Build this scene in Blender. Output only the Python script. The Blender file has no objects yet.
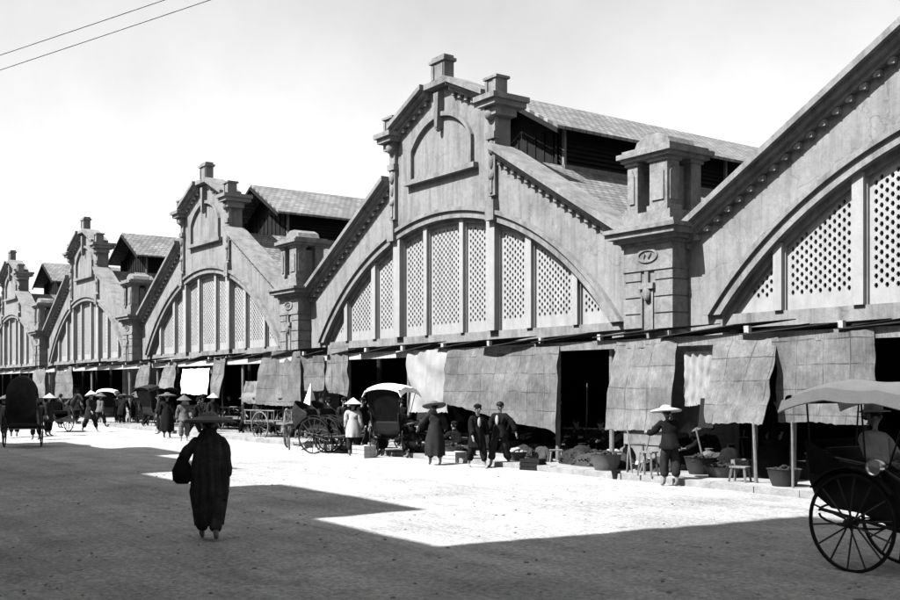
import bpy, bmesh, math, random
from mathutils import noise as NZ
from mathutils import Vector, Matrix, Euler
random.seed(7)
R = math.radians
S = bpy.context.scene
COL = S.collection
# ---------------------------------------------------------------- camera frame of the street
F, TH, CX, HY, EYE = 1030.0, math.atan(739/1030), 450.0, 386.0, 1.95
ct, st = math.cos(TH), math.sin(TH)
def ground(px, py, z0=0.0):
    """point of the street (height z0) seen at photo pixel px,py"""
    z = F*(EYE-z0)/(py-HY); x = (px-CX)/F*z
    return Vector((-(z*ct - x*st), z*st + x*ct, z0))
def plane(px, py, Y):
    """point on a plane parallel to the facade"""
    s = F*Y/ct**2/(px+289) - Y*math.tan(TH)
    return Vector((-s, Y, EYE + (HY-py)/(px+289)*Y/ct))
# ---------------------------------------------------------------- materials
def mat(name, base, rough=.85, amp=.25, scale=3.0, fine=60.0, bump=.0, world=False, streak=0.0, metal=0.0, spec=.1, extra=None, dist=.02):
    m = bpy.data.materials.new(name); m.use_nodes = True
    nt = m.node_tree; N = nt.nodes; Lk = nt.links
    b = N['Principled BSDF']; b.inputs['Roughness'].default_value = rough
    b.inputs['Metallic'].default_value = metal; b.inputs['Specular IOR Level'].default_value = spec
    if world: co = N.new('ShaderNodeNewGeometry').outputs['Position']
    else: co = N.new('ShaderNodeTexCoord').outputs['Object']
    def noise(sc, det=5, vec=None, rough=.6):
        n = N.new('ShaderNodeTexNoise'); n.inputs['Scale'].default_value = sc; n.inputs['Detail'].default_value = det
        n.inputs['Roughness'].default_value = rough
        Lk.new(vec or co, n.inputs['Vector']); return n.outputs['Fac']
    def math_(op, a, b_, c=None):
        n = N.new('ShaderNodeMath'); n.operation = op
        for i, v in enumerate((a, b_, c)):
            if v is None: continue
            if isinstance(v, (int, float)): n.inputs[i].default_value = v
            else: Lk.new(v, n.inputs[i])
        return n.outputs[0]
    def ramp(v, lo, hi, a, c):
        n = N.new('ShaderNodeMapRange'); n.inputs['From Min'].default_value = lo; n.inputs['From Max'].default_value = hi
        n.inputs['To Min'].default_value = a; n.inputs['To Max'].default_value = c; Lk.new(v, n.inputs['Value']); return n.outputs[0]
    n1 = noise(scale); n2 = noise(fine, 3)
    f = math_('MULTIPLY', ramp(n1, .3, .7, 1-amp, 1+amp), ramp(n2, .3, .7, 1-amp*.7, 1+amp*.7))
    if streak:
        mp = N.new('ShaderNodeMapping'); mp.inputs['Scale'].default_value = (2.2, 2.2, .22); Lk.new(co, mp.inputs['Vector'])
        f = math_('MULTIPLY', f, ramp(noise(1.3, 6, mp.outputs[0], .65), .46, .68, 1, 1-streak))
    h = n2
    if extra: f, h = extra(N, Lk, co, f, h, noise, math_, ramp)
    v = math_('MULTIPLY', f, base)
    cb = N.new('ShaderNodeCombineColor')
    for i in range(3): Lk.new(v, cb.inputs[i])
    Lk.new(cb.outputs[0], b.inputs['Base Color'])
    if bump:
        bp = N.new('ShaderNodeBump'); bp.inputs['Strength'].default_value = bump; bp.inputs['Distance'].default_value = dist
        Lk.new(h, bp.inputs['Height']); Lk.new(bp.outputs[0], b.inputs['Normal'])
    return m
def sep(N, Lk, co):
    s = N.new('ShaderNodeSeparateXYZ'); Lk.new(co, s.inputs[0]); return s.outputs
def x_tiles(N, Lk, co, f, h, noise, m, ramp):
    X, Y, Z = sep(N, Lk, co)
    br = N.new('ShaderNodeTexBrick'); br.inputs['Scale'].default_value = 1; br.inputs['Brick Width'].default_value = .3
    br.inputs['Row Height'].default_value = .22; br.inputs['Mortar Size'].default_value = .02
    br.inputs['Color1'].default_value = (1, 1, 1, 1); br.inputs['Color2'].default_value = (.62, .62, .62, 1); br.inputs['Mortar'].default_value = (.3, .3, .3, 1)
    cb = N.new('ShaderNodeCombineXYZ'); Lk.new(Y, cb.inputs[0]); Lk.new(X, cb.inputs[1]); Lk.new(cb.outputs[0], br.inputs['Vector'])
    g = N.new('ShaderNodeRGBToBW'); Lk.new(br.outputs['Color'], g.inputs[0])
    return m('MULTIPLY', f, g.outputs[0]), m('ADD', m('MULTIPLY', m('FRACT', m('DIVIDE', X, .22), 0), .8), g.outputs[0])
def x_mat(N, Lk, co, f, h, noise, m, ramp):
    uv = N.new('ShaderNodeTexCoord').outputs['Object']
    X, Y, Z = sep(N, Lk, uv)
    oi = N.new('ShaderNodeObjectInfo').outputs['Random']
    sh = N.new('ShaderNodeVectorMath'); sh.operation = 'ADD'; cbo = N.new('ShaderNodeCombineXYZ'); r9 = m('MULTIPLY', oi, 37.0)
    for q in range(3): Lk.new(r9, cbo.inputs[q])
    Lk.new(co, sh.inputs[0]); Lk.new(cbo.outputs[0], sh.inputs[1]); co = sh.outputs[0]
    X = m('ADD', X, m('MULTIPLY', oi, .7)); Z = m('ADD', Z, m('MULTIPLY', oi, 3.3)); X = m('MULTIPLY', X, m('ADD', .75, m('MULTIPLY', oi, .5)))
    w = noise(.8, 2, co); X2 = m('ADD', X, m('MULTIPLY', w, .16)); Z2 = m('ADD', Z, m('MULTIPLY', w, .14))
    lx = m('LESS_THAN', m('FRACT', m('DIVIDE', X2, .62), 0), .035)
    lz = m('LESS_THAN', m('FRACT', m('DIVIDE', Z2, .47), 0), .05)
    seam = m('SUBTRACT', 1, m('MULTIPLY', m('MULTIPLY', m('MAXIMUM', lx, lz), ramp(noise(1.7, 3, co), .4, .6, .1, 1.5)), .4))
    cx = m('FLOOR', m('DIVIDE', X2, .62), 0); cz = m('FLOOR', m('DIVIDE', Z2, .47), 0)
    wn = N.new('ShaderNodeTexWhiteNoise'); cb = N.new('ShaderNodeCombineXYZ'); Lk.new(cx, cb.inputs[0]); Lk.new(cz, cb.inputs[1]); Lk.new(cb.outputs[0], wn.inputs['Vector'])
    tone = ramp(wn.outputs['Value'], 0, 1, .9, 1.08)
    wx = m('SINE', m('MULTIPLY', X, 210), 0); wz = m('SINE', m('MULTIPLY', Z, 160), 0)
    weave = m('MULTIPLY', ramp(m('MULTIPLY', wx, wz), -1, 1, .85, 1.1), m('MULTIPLY', ramp(noise(5, 8, co, .75), .3, .7, .7, 1.28), ramp(noise(.9, 4, co, .6), .35, .65, .78, 1.2)))
    mp = N.new('ShaderNodeMapping'); mp.inputs['Scale'].default_value = (30, 30, 3); Lk.new(co, mp.inputs['Vector'])
    fib = ramp(noise(1, 4, mp.outputs[0]), .3, .7, .8, 1.2)
    return m('MULTIPLY', m('MULTIPLY', f, m('MULTIPLY', seam, fib)), m('MULTIPLY', tone, weave)), m('ADD', h, m('MULTIPLY', seam, .8))
def x_street(N, Lk, co, f, h, noise, m, ramp):
    big = ramp(noise(.11, 5), .35, .65, .84, 1.12)
    mid = ramp(noise(2.2, 8, None, .78), .32, .68, .66, 1.32)
    grit = ramp(noise(16, 6, None, .8), .34, .66, .5, 1.42)
    X, Y, Z = sep(N, Lk, co)
    mp = N.new('ShaderNodeMapping'); mp.inputs['Scale'].default_value = (.05, 1.3, 1); Lk.new(co, mp.inputs['Vector'])
    mp2 = N.new('ShaderNodeMapping'); mp2.inputs['Scale'].default_value = (.03, 4.5, 1); mp2.inputs['Rotation'].default_value = (0, 0, .06); Lk.new(co, mp2.inputs['Vector'])
    rut = m('MULTIPLY', ramp(noise(1.0, 5, mp.outputs[0]), .42, .6, .9, 1.04), ramp(noise(1.0, 3, mp2.outputs[0]), .56, .7, 1, .88))
    rut = m('MULTIPLY', rut, ramp(noise(.55, 7, None, .72), .5, .66, 1.05, .74))
    dung = ramp(noise(2.3, 5, None, .6), .66, .72, 1, .4)
    return m('MULTIPLY', m('MULTIPLY', m('MULTIPLY', f, big), m('MULTIPLY', mid, grit)), m('MULTIPLY', rut, dung)), m('ADD', m('ADD', m('MULTIPLY', grit, .5), m('MULTIPLY', mid, 1.2)), h)
def x_flag(N, Lk, co, f, h, noise, m, ramp):
    X, Y, Z = sep(N, Lk, co)
    w = m('MULTIPLY', noise(2, 2), .03)
    l = m('MAXIMUM', m('LESS_THAN', m('FRACT', m('DIVIDE', m('ADD', X, w), .9), 0), .025), m('LESS_THAN', m('FRACT', m('DIVIDE', m('ADD', Y, w), .6), 0), .035))
    s = m('SUBTRACT', 1, m('MULTIPLY', l, .4))
    return m('MULTIPLY', f, m('MULTIPLY', s, ramp(noise(.9, 5), .35, .65, .75, 1.15))), m('ADD', h, s)
def x_stucco(N, Lk, co, f, h, noise, m, ramp):
    blot = ramp(noise(.55, 8, None, .7), .5, .72, 1.04, .72)
    mott = ramp(noise(7, 6, None, .7), .3, .7, .84, 1.14)
    mp = N.new('ShaderNodeMapping'); mp.inputs['Scale'].default_value = (9, 9, .35); Lk.new(co, mp.inputs['Vector'])
    mott = m('MULTIPLY', mott, ramp(noise(1.0, 5, mp.outputs[0], .7), .54, .7, 1.02, .8))
    vo = N.new('ShaderNodeTexVoronoi'); vo.feature = 'DISTANCE_TO_EDGE'; vo.inputs['Scale'].default_value = .55
    wv = N.new('ShaderNodeVectorMath'); wv.operation = 'ADD'; nn_ = N.new('ShaderNodeTexNoise'); nn_.inputs['Scale'].default_value = 1.3; nn_.inputs['Detail'].default_value = 6; Lk.new(co, nn_.inputs['Vector'])
    Lk.new(co, wv.inputs[0]); Lk.new(nn_.outputs['Color'], wv.inputs[1]); Lk.new(wv.outputs[0], vo.inputs['Vector'])
    mott = m('MULTIPLY', mott, ramp(vo.outputs['Distance'], 0, .008, .72, 1))
    return m('MULTIPLY', f, m('MULTIPLY', blot, mott)), m('ADD', h, mott)
def x_wood(N, Lk, co, f, h, noise, m, ramp):
    mp = N.new('ShaderNodeMapping'); mp.inputs['Scale'].default_value = (12, 12, 1.2); Lk.new(co, mp.inputs['Vector'])
    g = ramp(noise(2, 5, mp.outputs[0]), .3, .7, .7, 1.25)
    return m('MULTIPLY', f, g), m('ADD', h, g)
def x_basket(N, Lk, co, f, h, noise, m, ramp):
    X, Y, Z = sep(N, Lk, co)
    a = m('SINE', m('MULTIPLY', Z, 190), 0); b_ = m('SINE', m('MULTIPLY', m('ARCTAN2', X, Y), 26), 0)
    g = ramp(m('MULTIPLY', a, b_), -1, 1, .5, 1.25)
    return m('MULTIPLY', f, g), g
M = dict(
    street=mat('packed_earth', .33, 1, .08, .5, 90, .9, True, extra=x_street, dist=.03, spec=.05),
    pave=mat('flagstone', .165, .95, .1, 2, 50, .5, True, extra=x_flag, dist=.01, spec=.1),
    kerb=mat('kerb_stone', .15, .9, .25, 4, 40, .5, True),
    wall=mat('weathered_stucco', .125, .95, .10, 1.5, 45, .35, True, .34, extra=x_stucco, dist=.02, spec=.1),
    trim=mat('moulded_stucco', .12, .95, .16, 2.5, 50, .35, True, .38, extra=x_stucco, dist=.02, spec=.1),
    pier=mat('pier_stone', .12, .95, .18, 3.5, 40, .5, True, .3, extra=x_stucco, dist=.02, spec=.1),
    lattice=mat('lattice_plaster', .175, .9, .1, 3, 40, .15, True, .2, spec=.1),
    roof=mat('roof_tiles', .125, .95, .3, .8, 30, .7, True, extra=x_tiles, dist=.04, spec=.1),
    lroof=mat('lantern_roof_tiles', .14, .9, .25, .7, 30, .6, True, extra=x_tiles, dist=.03, spec=.1),
    dark=mat('dark_timber', .008, .8, .3, 4, 30, .3, False, extra=x_wood),
    inner=mat('dark_plaster', .03, 1, .3, 1, 20, .2, True, spec=.05),  # plain near-black tone for the hall's floor, end and back walls
    wood=mat('grey_timber', .1, .85, .25, 4, 30, .4, False, extra=x_wood),
    pale=mat('painted_timber', .22, .8, .2, 3, 30, .3, False, extra=x_wood),
    tin=mat('rusty_tin', .02, .7, .4, 2, 30, .3, True, .3),
    mat1=mat('reed_matting', .078, .95, .12, 1.3, 40, .4, False, .12, extra=x_mat, spec=.05),
    mat2=mat('pale_reed_matting', .095, .95, .12, 1.3, 40, .4, False, .15, extra=x_mat, spec=.05),
    cloth_w=mat('white_canvas', .6, .9, .1, 4, 50, .2, spec=.1),
    cloth_p=mat('pale_canvas', .16, .95, .15, 3, 50, .3, False, .2, spec=.1),
    black=mat('black_cloth', .006, .95, .4, 6, 60, .4, spec=.04),
    cloak=mat('worn_fold_streaked_cloak', .02, .9, .5, 5, 60, .5, spec=.1, streak=.0, extra=x_wood),  # streaks show wear plus light on the folds, put into the colour
    char=mat('charcoal_cloth', .013, .95, .35, 6, 60, .3, spec=.05),
    grey=mat('grey_cloth', .06, .9, .3, 6, 60, .3, spec=.15),
    light=mat('light_cotton', .2, .9, .15, 6, 60, .3, spec=.1),
    skin=mat('skin', .12, .6, .12, 8, 60, 0),
    hair=mat('black_hair', .005, .5, .3, 30, 90, .3),
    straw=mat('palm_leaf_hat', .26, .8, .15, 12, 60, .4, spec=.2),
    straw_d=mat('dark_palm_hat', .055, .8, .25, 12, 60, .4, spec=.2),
    lacq=mat('black_lacquer', .006, .5, .3, 3, 40, 0, spec=.25),
    iron=mat('iron', .012, .5, .3, 8, 50, .1, metal=.3),
    spoke=mat('painted_spoke', .03, .5, .2, 8, 50, 0),
    brass=mat('nickel', .6, .25, .1, 8, 50, 0, metal=1),
    leather=mat('worn_leather', .012, .5, .3, 8, 50, .2),
    basket=mat('woven_bamboo', .08, .8, .25, 6, 60, .8, extra=x_basket, dist=.01),
    basket_d=mat('old_woven_bamboo', .03, .8, .25, 6, 60, .8, extra=x_basket, dist=.01),
    goods=mat('leafy_goods', .014, .8, .6, 14, 60, .6),
    fruit=mat('pale_fruit', .2, .6, .3, 14, 60, .2),
    clay=mat('glazed_clay', .02, .4, .3, 6, 30, .1),
    horse=mat('bay_horsehair', .012, .6, .3, 3, 60, .2),
    house=mat('opposite_house_plaster', .12, .95, .2, .6, 30, .2, True, .3),
    pole=mat('tarred_pole', .05, .9, .3, 4, 40, .3, extra=x_wood),
)
# ---------------------------------------------------------------- mesh helpers
def bmn(): return bmesh.new()
def box(bm, x0, x1, y0, y1, z0, z1, mtx=None, j=0):
    vs = [Vector((x, y, z)) for x in (x0, x1) for y in (y0, y1) for z in (z0, z1)]
    if j: vs = [v + Vector([random.uniform(-j, j) for _ in range(3)]) for v in vs]
    if mtx: vs = [mtx @ v for v in vs]
    b = [bm.verts.new(v) for v in vs]
    for f in ((0, 1, 3, 2), (4, 6, 7, 5), (0, 4, 5, 1), (2, 3, 7, 6), (0, 2, 6, 4), (1, 5, 7, 3)): bm.faces.new([b[i] for i in f])
def prism(bm, pts, y0, y1, axis='Y', mtx=None):
    """polygon pts (a,b) extruded along axis"""
    def P(a, b, c):
        v = Vector((a, c, b)) if axis == 'Y' else Vector((c, a, b)) if axis == 'X' else Vector((a, b, c))
        return mtx @ v if mtx else v
    A = [bm.verts.new(P(a, b, y0)) for a, b in pts]; B = [bm.verts.new(P(a, b, y1)) for a, b in pts]
    n = len(pts); bm.faces.new(A); bm.faces.new(B[::-1])
    for i in range(n): bm.faces.new((A[i], B[i], B[(i+1) % n], A[(i+1) % n]))
def beam(bm, p0, p1, w, h, up=Vector((0, 0, 1))):
    p0 = Vector(p0); p1 = Vector(p1); d = p1-p0; L = d.length; d.normalize()
    s = d.cross(up)
    if s.length < 1e-4: s = Vector((1, 0, 0))
    s.normalize(); u = s.cross(d)
    m = Matrix((( *s, 0), (*d, 0), (*u, 0), (0, 0, 0, 1))).transposed(); m.translation = p0
    box(bm, -w/2, w/2, 0, L, -h/2, h/2, m)
def tube(bm, pts, r, n=8, cap=True, r1=None):
    pts = [Vector(p) for p in pts]; rings = []
    for i, p in enumerate(pts):
        d = (pts[min(i+1, len(pts)-1)]-pts[max(i-1, 0)]).normalized()
        a = d.cross(Vector((0, 0, 1)));
        if a.length < 1e-3: a = Vector((1, 0, 0))
        a.normalize(); b = a.cross(d)
        rr = r if r1 is None else r+(r1-r)*i/(len(pts)-1)
        rings.append([bm.verts.new(p+rr*(math.cos(2*math.pi*k/n)*a+math.sin(2*math.pi*k/n)*b)) for k in range(n)])
    for A, B in zip(rings, rings[1:]):
        for k in range(n): bm.faces.new((A[k], A[(k+1) % n], B[(k+1) % n], B[k]))
    if cap: bm.faces.new(rings[0][::-1]); bm.faces.new(rings[-1])
def lathe(bm, prof, n=20, c=(0, 0, 0), mtx=None, ax='Z', wob=0):
    rings = []
    ph = random.random()*6
    for r, z in prof:
        ring = []
        for k in range(n):
            a = 2*math.pi*k/n; rr = r*(1+wob*math.sin(3*a+ph+z*4))
            v = Vector((rr*math.cos(a), rr*math.sin(a), z)) if ax == 'Z' else Vector((z, rr*math.cos(a), rr*math.sin(a)))
            v += Vector(c)
            ring.append(bm.verts.new(mtx @ v if mtx else v))
        rings.append(ring)
    for A, B in zip(rings, rings[1:]):
        for k in range(n): bm.faces.new((A[k], A[(k+1) % n], B[(k+1) % n], B[k]))
    bm.faces.new(rings[0][::-1]); bm.faces.new(rings[-1])
def ell(bm, c, r, mtx=None, n=10):
    prof = []
    lathe_p = [(max(math.sin(math.pi*i/n), .02), -math.cos(math.pi*i/n)) for i in range(n+1)]
    m = Matrix.Translation(c) @ Matrix.Diagonal((*r, 1))
    lathe(bm, lathe_p, 12, mtx=(mtx @ m) if mtx else m)
def rings(bm, rs, n=28, fold=0.0, nf=7, ph=0.0, cap=True, mtx=None):
    """rs: (z, rx, ry, cx, cy)"""
    prev = None; out = []
    for i, (z, rx, ry, cx, cy) in enumerate(rs):
        k = fold*(i/(len(rs)-1))
        ring = []
        for q in range(n):
            a = 2*math.pi*q/n; w = 1+k*math.sin(nf*a+ph+.6*math.sin(3*a))
            v = Vector((cx+rx*w*math.cos(a), cy+ry*w*math.sin(a), z)); ring.append(bm.verts.new(mtx @ v if mtx else v))
        out.append(ring)
    for A, B in zip(out, out[1:]):
        for q in range(n): bm.faces.new((A[q], A[(q+1) % n], B[(q+1) % n], B[q]))
    if cap: bm.faces.new(out[0]); bm.faces.new(out[-1])
def mesh(bm, smooth=False, name='m'):
    bmesh.ops.recalc_face_normals(bm, faces=bm.faces)
    me = bpy.data.meshes.new(name); bm.to_mesh(me); bm.free()
    if smooth:
        for p in me.polygons: p.use_smooth = True
        try: me.set_sharp_from_angle(angle=R(40))
        except Exception: pass
    return me
def link(name, me, m, parent=None, loc=(0, 0, 0), rz=0):
    if m and not me.materials: me.materials.append(m)
    o = bpy.data.objects.new(name, me); COL.objects.link(o); o.location = loc; o.rotation_euler = (0, 0, rz)
    if parent: o.parent = parent
    return o
def obj(name, bm, m, parent=None, loc=(0, 0, 0), rz=0, smooth=False):
    return link(name, mesh(bm, smooth, name), m, parent, loc, rz)
def empty(name, label=None, cat=None, loc=(0, 0, 0), rz=0, group=None):
    o = bpy.data.objects.new(name, None); COL.objects.link(o); o.location = loc; o.rotation_euler = (0, 0, rz); o.empty_display_size = .2
    if label: tag(o, label, cat, group)
    return o
def tag(o, label, cat, group=None):
    o['label'] = label; o['category'] = cat
    if group: o['group'] = group
    return o
def struct(o): o['kind'] = 'structure'; return o
def copy_tree(o, parent=None):
    c = o.copy(); COL.objects.link(c); c.parent = parent
    for ch in list(o.children): copy_tree(ch, c)
    return c
# ---------------------------------------------------------------- skinned figures
def skin(chains, level=1):
    """chains: list of lists of (point, radius); first point of later chains may coincide with an existing point"""
    bm = bmn(); lay = bm.verts.layers.skin.verify(); seen = {}; first = None
    for ch in chains:
        pv = None
        for p, r in ch:
            key = tuple(round(c, 4) for c in p)
            if key not in seen:
                v = bm.verts.new(p); v[lay].radius = (r, r) if isinstance(r, (int, float)) else r
                if first is None: v[lay].use_root = True; first = v
                seen[key] = v
            v = seen[key]
            if pv is not None and pv is not v and not bm.edges.get((pv, v)): bm.edges.new((pv, v))
            pv = v
    me = bpy.data.meshes.new('t'); bm.to_mesh(me); bm.free()
    o = bpy.data.objects.new('t', me); COL.objects.link(o)
    md = o.modifiers.new('s', 'SKIN'); md.use_smooth_shade = True; md.branch_smoothing = .6
    sb = o.modifiers.new('b', 'SUBSURF'); sb.levels = level; sb.render_levels = level
    dg = bpy.context.evaluated_depsgraph_get(); dg.update()
    out = bpy.data.meshes.new_from_object(o.evaluated_get(dg))
    bpy.data.objects.remove(o); bpy.data.meshes.remove(me)
    for p in out.polygons: p.use_smooth = True
    return out
def V(*a): return Vector(a)
def wrinkle(me, amp=.010, sc=9.0):
    me.update(); ph = random.random()*50; nv = [v.normal.copy() for v in me.vertices]
    for v, n_ in zip(me.vertices, nv):
        c = v.co; v.co = c+n_*(amp*NZ.noise(V(c.x*sc+ph, c.y*sc, c.z*sc*.55))+amp*.7*NZ.noise(V(c.x*sc*2.3, c.y*sc*2.3+ph, c.z*sc)))
    return me
def pose_joints(p):
    """forward is +Y. angles in degrees: lean, legs (hip, knee) x2, arms (pitch, splay, elbow) x2, head turn"""
    th, sh, ua, fa = .40, .39, .27, .24
    J = {}
    legs = {}
    for sgn, key in ((-1, 'l'), (1, 'r')):
        a, k = [R(q) for q in p.get('leg_'+key, (0, 0))]
        hip = V(sgn*.085, 0, 0); sp = R(p.get('spread', 2))*sgn
        kd = V(math.sin(sp), math.sin(a), -math.cos(a)).normalized(); knee = hip+kd*th
        an = knee+V(math.sin(sp)*.3, math.sin(a-k), -math.cos(a-k)).normalized()*sh
        legs[key] = (hip, knee, an)
    low = min(legs[k][2].z for k in legs); base = -low+.075
    for k, (h, kn, an) in legs.items():
        for n_, v in (('hip', h), ('knee', kn), ('ankle', an)): J[n_+k] = v+V(0, 0, base)
    l = R(p.get('lean', 3)); T = lambda y, z: V(0, math.sin(l)*z+math.cos(l)*y, base+math.cos(l)*z-math.sin(l)*y)
    J['pelvis'] = T(0, 0); J['waist'] = T(0, .15); J['chest'] = T(0, .33); J['neck'] = T(-.01, .46)
    hn = R(p.get('nod', 0)); d = V(0, math.sin(l*.5+hn), math.cos(l*.5+hn)); J['neck2'] = J['neck']+d*.06
    J['h1'] = J['neck']+d*.11+V(0, .015, 0); J['h2'] = J['neck']+d*.17+V(0, .008, 0); J['h3'] = J['neck']+d*.235
    J['hd'] = d
    for sgn, key in ((-1, 'l'), (1, 'r')):
        pt, spl, el = [R(q) for q in p.get('arm_'+key, (5, 10, 15))]
        s0 = T(-.01, .41)+V(sgn*.165, 0, 0)
        u = V(sgn*math.sin(spl), math.sin(pt)*math.cos(spl), -math.cos(pt)*math.cos(spl)).normalized(); e = s0+u*ua
        pi = R(p.get('in_'+key, 0))
        f = V(sgn*(math.sin(spl*.5)-math.sin(pi)), math.sin(pt+el)*math.cos(spl*.5), -math.cos(pt+el)*math.cos(spl*.5)).normalized(); w = e+f*fa
        J['sh'+key] = s0; J['el'+key] = e; J['wr'+key] = w; J['fd'+key] = f
    return J
def make_person(name_label, loc, rz, pose=None, top='black', bottom='black', hat=None, hatmat='straw', coat=None, scale=1.0, detail=1, group=None, cloak=False, turban=False, hat_tilt=0, shirt=False):
    pose = dict(pose or {}); jr = lambda a: random.uniform(-a, a)
    for k_ in ('arm_l', 'arm_r'): a_ = pose.get(k_, (5, 10, 15)); pose[k_] = (a_[0]+jr(7), max(5, a_[1]+jr(4)), max(4, a_[2]+jr(10)))
    pose['nod'] = pose.get('nod', 0)+jr(6)
    J = pose_joints(pose)
    root = empty('person', name_label, 'person', loc, rz, group); root.scale = (scale,)*3
    ch = [[(J['pelvis'], .125), (J['waist'], .105), (J['chest'], .125), (J['neck'], .055), (J['neck2'], .05), (J['h1'], .07), (J['h2'], .085), (J['h3'], .06)]]
    for k, sg in (('l', -1), ('r', 1)):
        an = J['ankle'+k]
        ch.append([(J['pelvis'], .125), (J['hip'+k], .095), (J['knee'+k], .06), (an, .038), (an+V(0, .07, -.045), .03), (an+V(0, .15, -.055), .022)])
        f = J['fd'+k]; w = J['wr'+k]
        ch.append([(J['chest'], .125), (J['sh'+k], .062), (J['el'+k], .042), (w, .026), (w+f*.06, .03)])
        side = V(0, 1, 0) if abs(f.y) < .7 else V(0, 0, 1)
        side = (side-f*side.dot(f)).normalized(); pal = f.cross(side)
        b0 = w+f*.06
        for q, (o_, ln) in enumerate(((-.024, .06), (-.008, .072), (.008, .068), (.024, .054))):
            a = b0+side*o_+f*.022
            ch.append([(b0, .03), (a, .009), (a+f*ln*.5+pal*.006*-sg, .008), (a+f*ln*.85+pal*.022*-sg, .007)])
        ch.append([(w+f*.06, .03), (w+f*.045+side*.034, .009), (w+f*.085+side*.05, .008)])
    me = skin(ch, 1)
    bm = bmn(); bm.from_mesh(me); bpy.data.meshes.remove(me)
    hc = J['h2']; d = J['hd']
    ell(bm, hc+V(0, .088, -.022), (.013, .02, .024))                 # nose
    for sx in (-1, 1): ell(bm, hc+V(sx*.083, 0, -.01), (.012, .022, .034))
    ell(bm, hc+V(0, .076, -.055), (.026, .012, .007))                # lips
    body = obj('body', bm, M['skin'], root, smooth=True)
    bm = bmn()
    for sx in (-1, 1): ell(bm, hc+V(sx*.033, .075, .004), (.014, .01, .007))
    obj('eyes', bm, M['hair'], root, smooth=True)
    bm = bmn(); ell(bm, hc+V(0, -.016, .022), (.094, .098, .088)); ell(bm, hc+V(0, -.085, -.02), (.05, .04, .045))
    obj('hair', bm, M['hair'], root, smooth=True)
    # trousers
    tc = [[(J['pelvis'], .15)]]
    for k in 'lr':
        kn, an = J['knee'+k], J['ankle'+k]
        q_ = .22 if not cloak else .06
        tc.append([(J['pelvis'], .15), (J['hip'+k], .12), (kn, .095), (an+(kn-an)*q_, .088 if not cloak else .082)])
    tc[0].append((J['waist'], .13))
    link('trousers', wrinkle(skin(tc, 2), .022, 11), M[bottom], root)
    # jacket
    jc = [[(J['pelvis']+V(0, 0, .0), .16), (J['waist'], .14), (J['chest'], .15), (J['neck']-V(0, 0, .02), .075)]]
    for k in 'lr':
        w, e = J['wr'+k], J['el'+k]
        jc.append([(J['chest'], .15), (J['sh'+k], .09), (e, .078), (w+(e-w)*.12, .07)])
    bm = bmn(); me = wrinkle(skin(jc, 2), .020, 10); bm.from_mesh(me); bpy.data.meshes.remove(me)
    px, pz = J['pelvis'].y, J['pelvis'].z
    drop = {None: .12, 'tunic': .32, 'robe': .62, 'gown': .66}[coat]
    zz = [J['waist'].z+.03, pz, pz-drop*.35, pz-drop*.7, pz-drop]
    if pose.get('leg_l', (0, 0))[0] < 60:
        wd = 1.25 if coat in ('robe', 'gown') else 1.05
        rings(bm, [(zz[0], .15, .13, 0, J['waist'].y), (zz[1], .185, .16, 0, px), (zz[2], .195*wd, .18, 0, px), (zz[3], (.20*wd if coat != 'gown' else .205), (.19*wd if coat != 'gown' else .19), 0, px), (zz[4], .195*wd if coat != 'gown' else .175, (.19*wd if coat != 'gown' else .16), 0, px)], fold=.09, ph=random.random()*6)
    obj('jacket', bm, M[top], root, smooth=True)
    if shirt:
        bm = bmn(); c_ = (J['waist']+J['chest'])/2; ell(bm, c_+V(0, .128, .05), (.045, .03, .12)); obj('shirt_front', bm, M['light'], root, smooth=True)
    if cloak:
        bm = bmn(); n = J['neck']; cz = n.z
        rings(bm, [(cz+.10, .07, .075, 0, n.y+.01), (cz+.06, .095, .09, 0, n.y), (cz+.0, .14, .115, 0, n.y), (cz-.09, .175, .13, 0, n.y-.01), (cz-.22, .20, .15, 0, n.y-.02), (cz-.42, .215, .165, 0, n.y-.03), (cz-.60, .22, .175, .01, n.y-.03), (cz-.80, .21, .175, .01, n.y-.03)], n=90, fold=.13, nf=13, ph=1)
        for v in bm.verts:
            if v.co.z < cz-.5: v.co.z += .05*math.sin(v.co.x*14)+.03*math.sin(v.co.y*30)
        link('cloak', wrinkle(mesh(bm, True), .03, 8), M['cloak'], root)
    if turban:
        bm = bmn(); 
        for i in range(2): lathe(bm, [(.075, .0), (.099-.006*i, .008), (.102-.006*i, .02), (.08, .034)], 18, mtx=Matrix.Translation(hc+V(0, -.012, .035+.022*i)))
        ell(bm, hc+V(0, -.012, .07), (.085, .09, .045))
        obj('turban', bm, M['black'], root, smooth=True)
    if hat:
        bm = bmn(); top_ = hc+d*.055
        mt = Matrix.Translation(top_) @ Euler((R(hat_tilt)-.5*R(pose.get('lean', 0)), 0, 0)).to_matrix().to_4x4()
        if hat == 'cone': pr = [(.25, -.06), (.262, -.055), (.19, -.005), (.11, .055), (.04, .11), (.005, .13)]
        elif hat == 'wide': pr = [(.29, -.055), (.31, -.04), (.305, -.015), (.2, .012), (.115, .03), (.09, .07), (.05, .085), (.005, .09)]
        else: pr = [(.16, -.03), (.175, -.025), (.17, -.018), (.10, -.005), (.095, .06), (.07, .085), (.005, .09)]
        lathe(bm, [(.005, pr[0][1]+.01)]+pr, 30, mtx=mt, wob=.012)
        obj('hat', bm, M[hatmat], root, smooth=True)
    return root
WALK = dict(leg_l=(22, 5), leg_r=(-14, 18), arm_l=(-18, 10, 15), arm_r=(20, 10, 25), lean=5)
WALK2 = dict(leg_l=(-12, 16), leg_r=(20, 6), arm_l=(15, 14, 25), arm_r=(-15, 12, 20), lean=4)
STAND = dict(leg_l=(3, 4), leg_r=(-2, 2), arm_l=(2, 9, 14), arm_r=(4, 11, 18), lean=2, nod=8)
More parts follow.
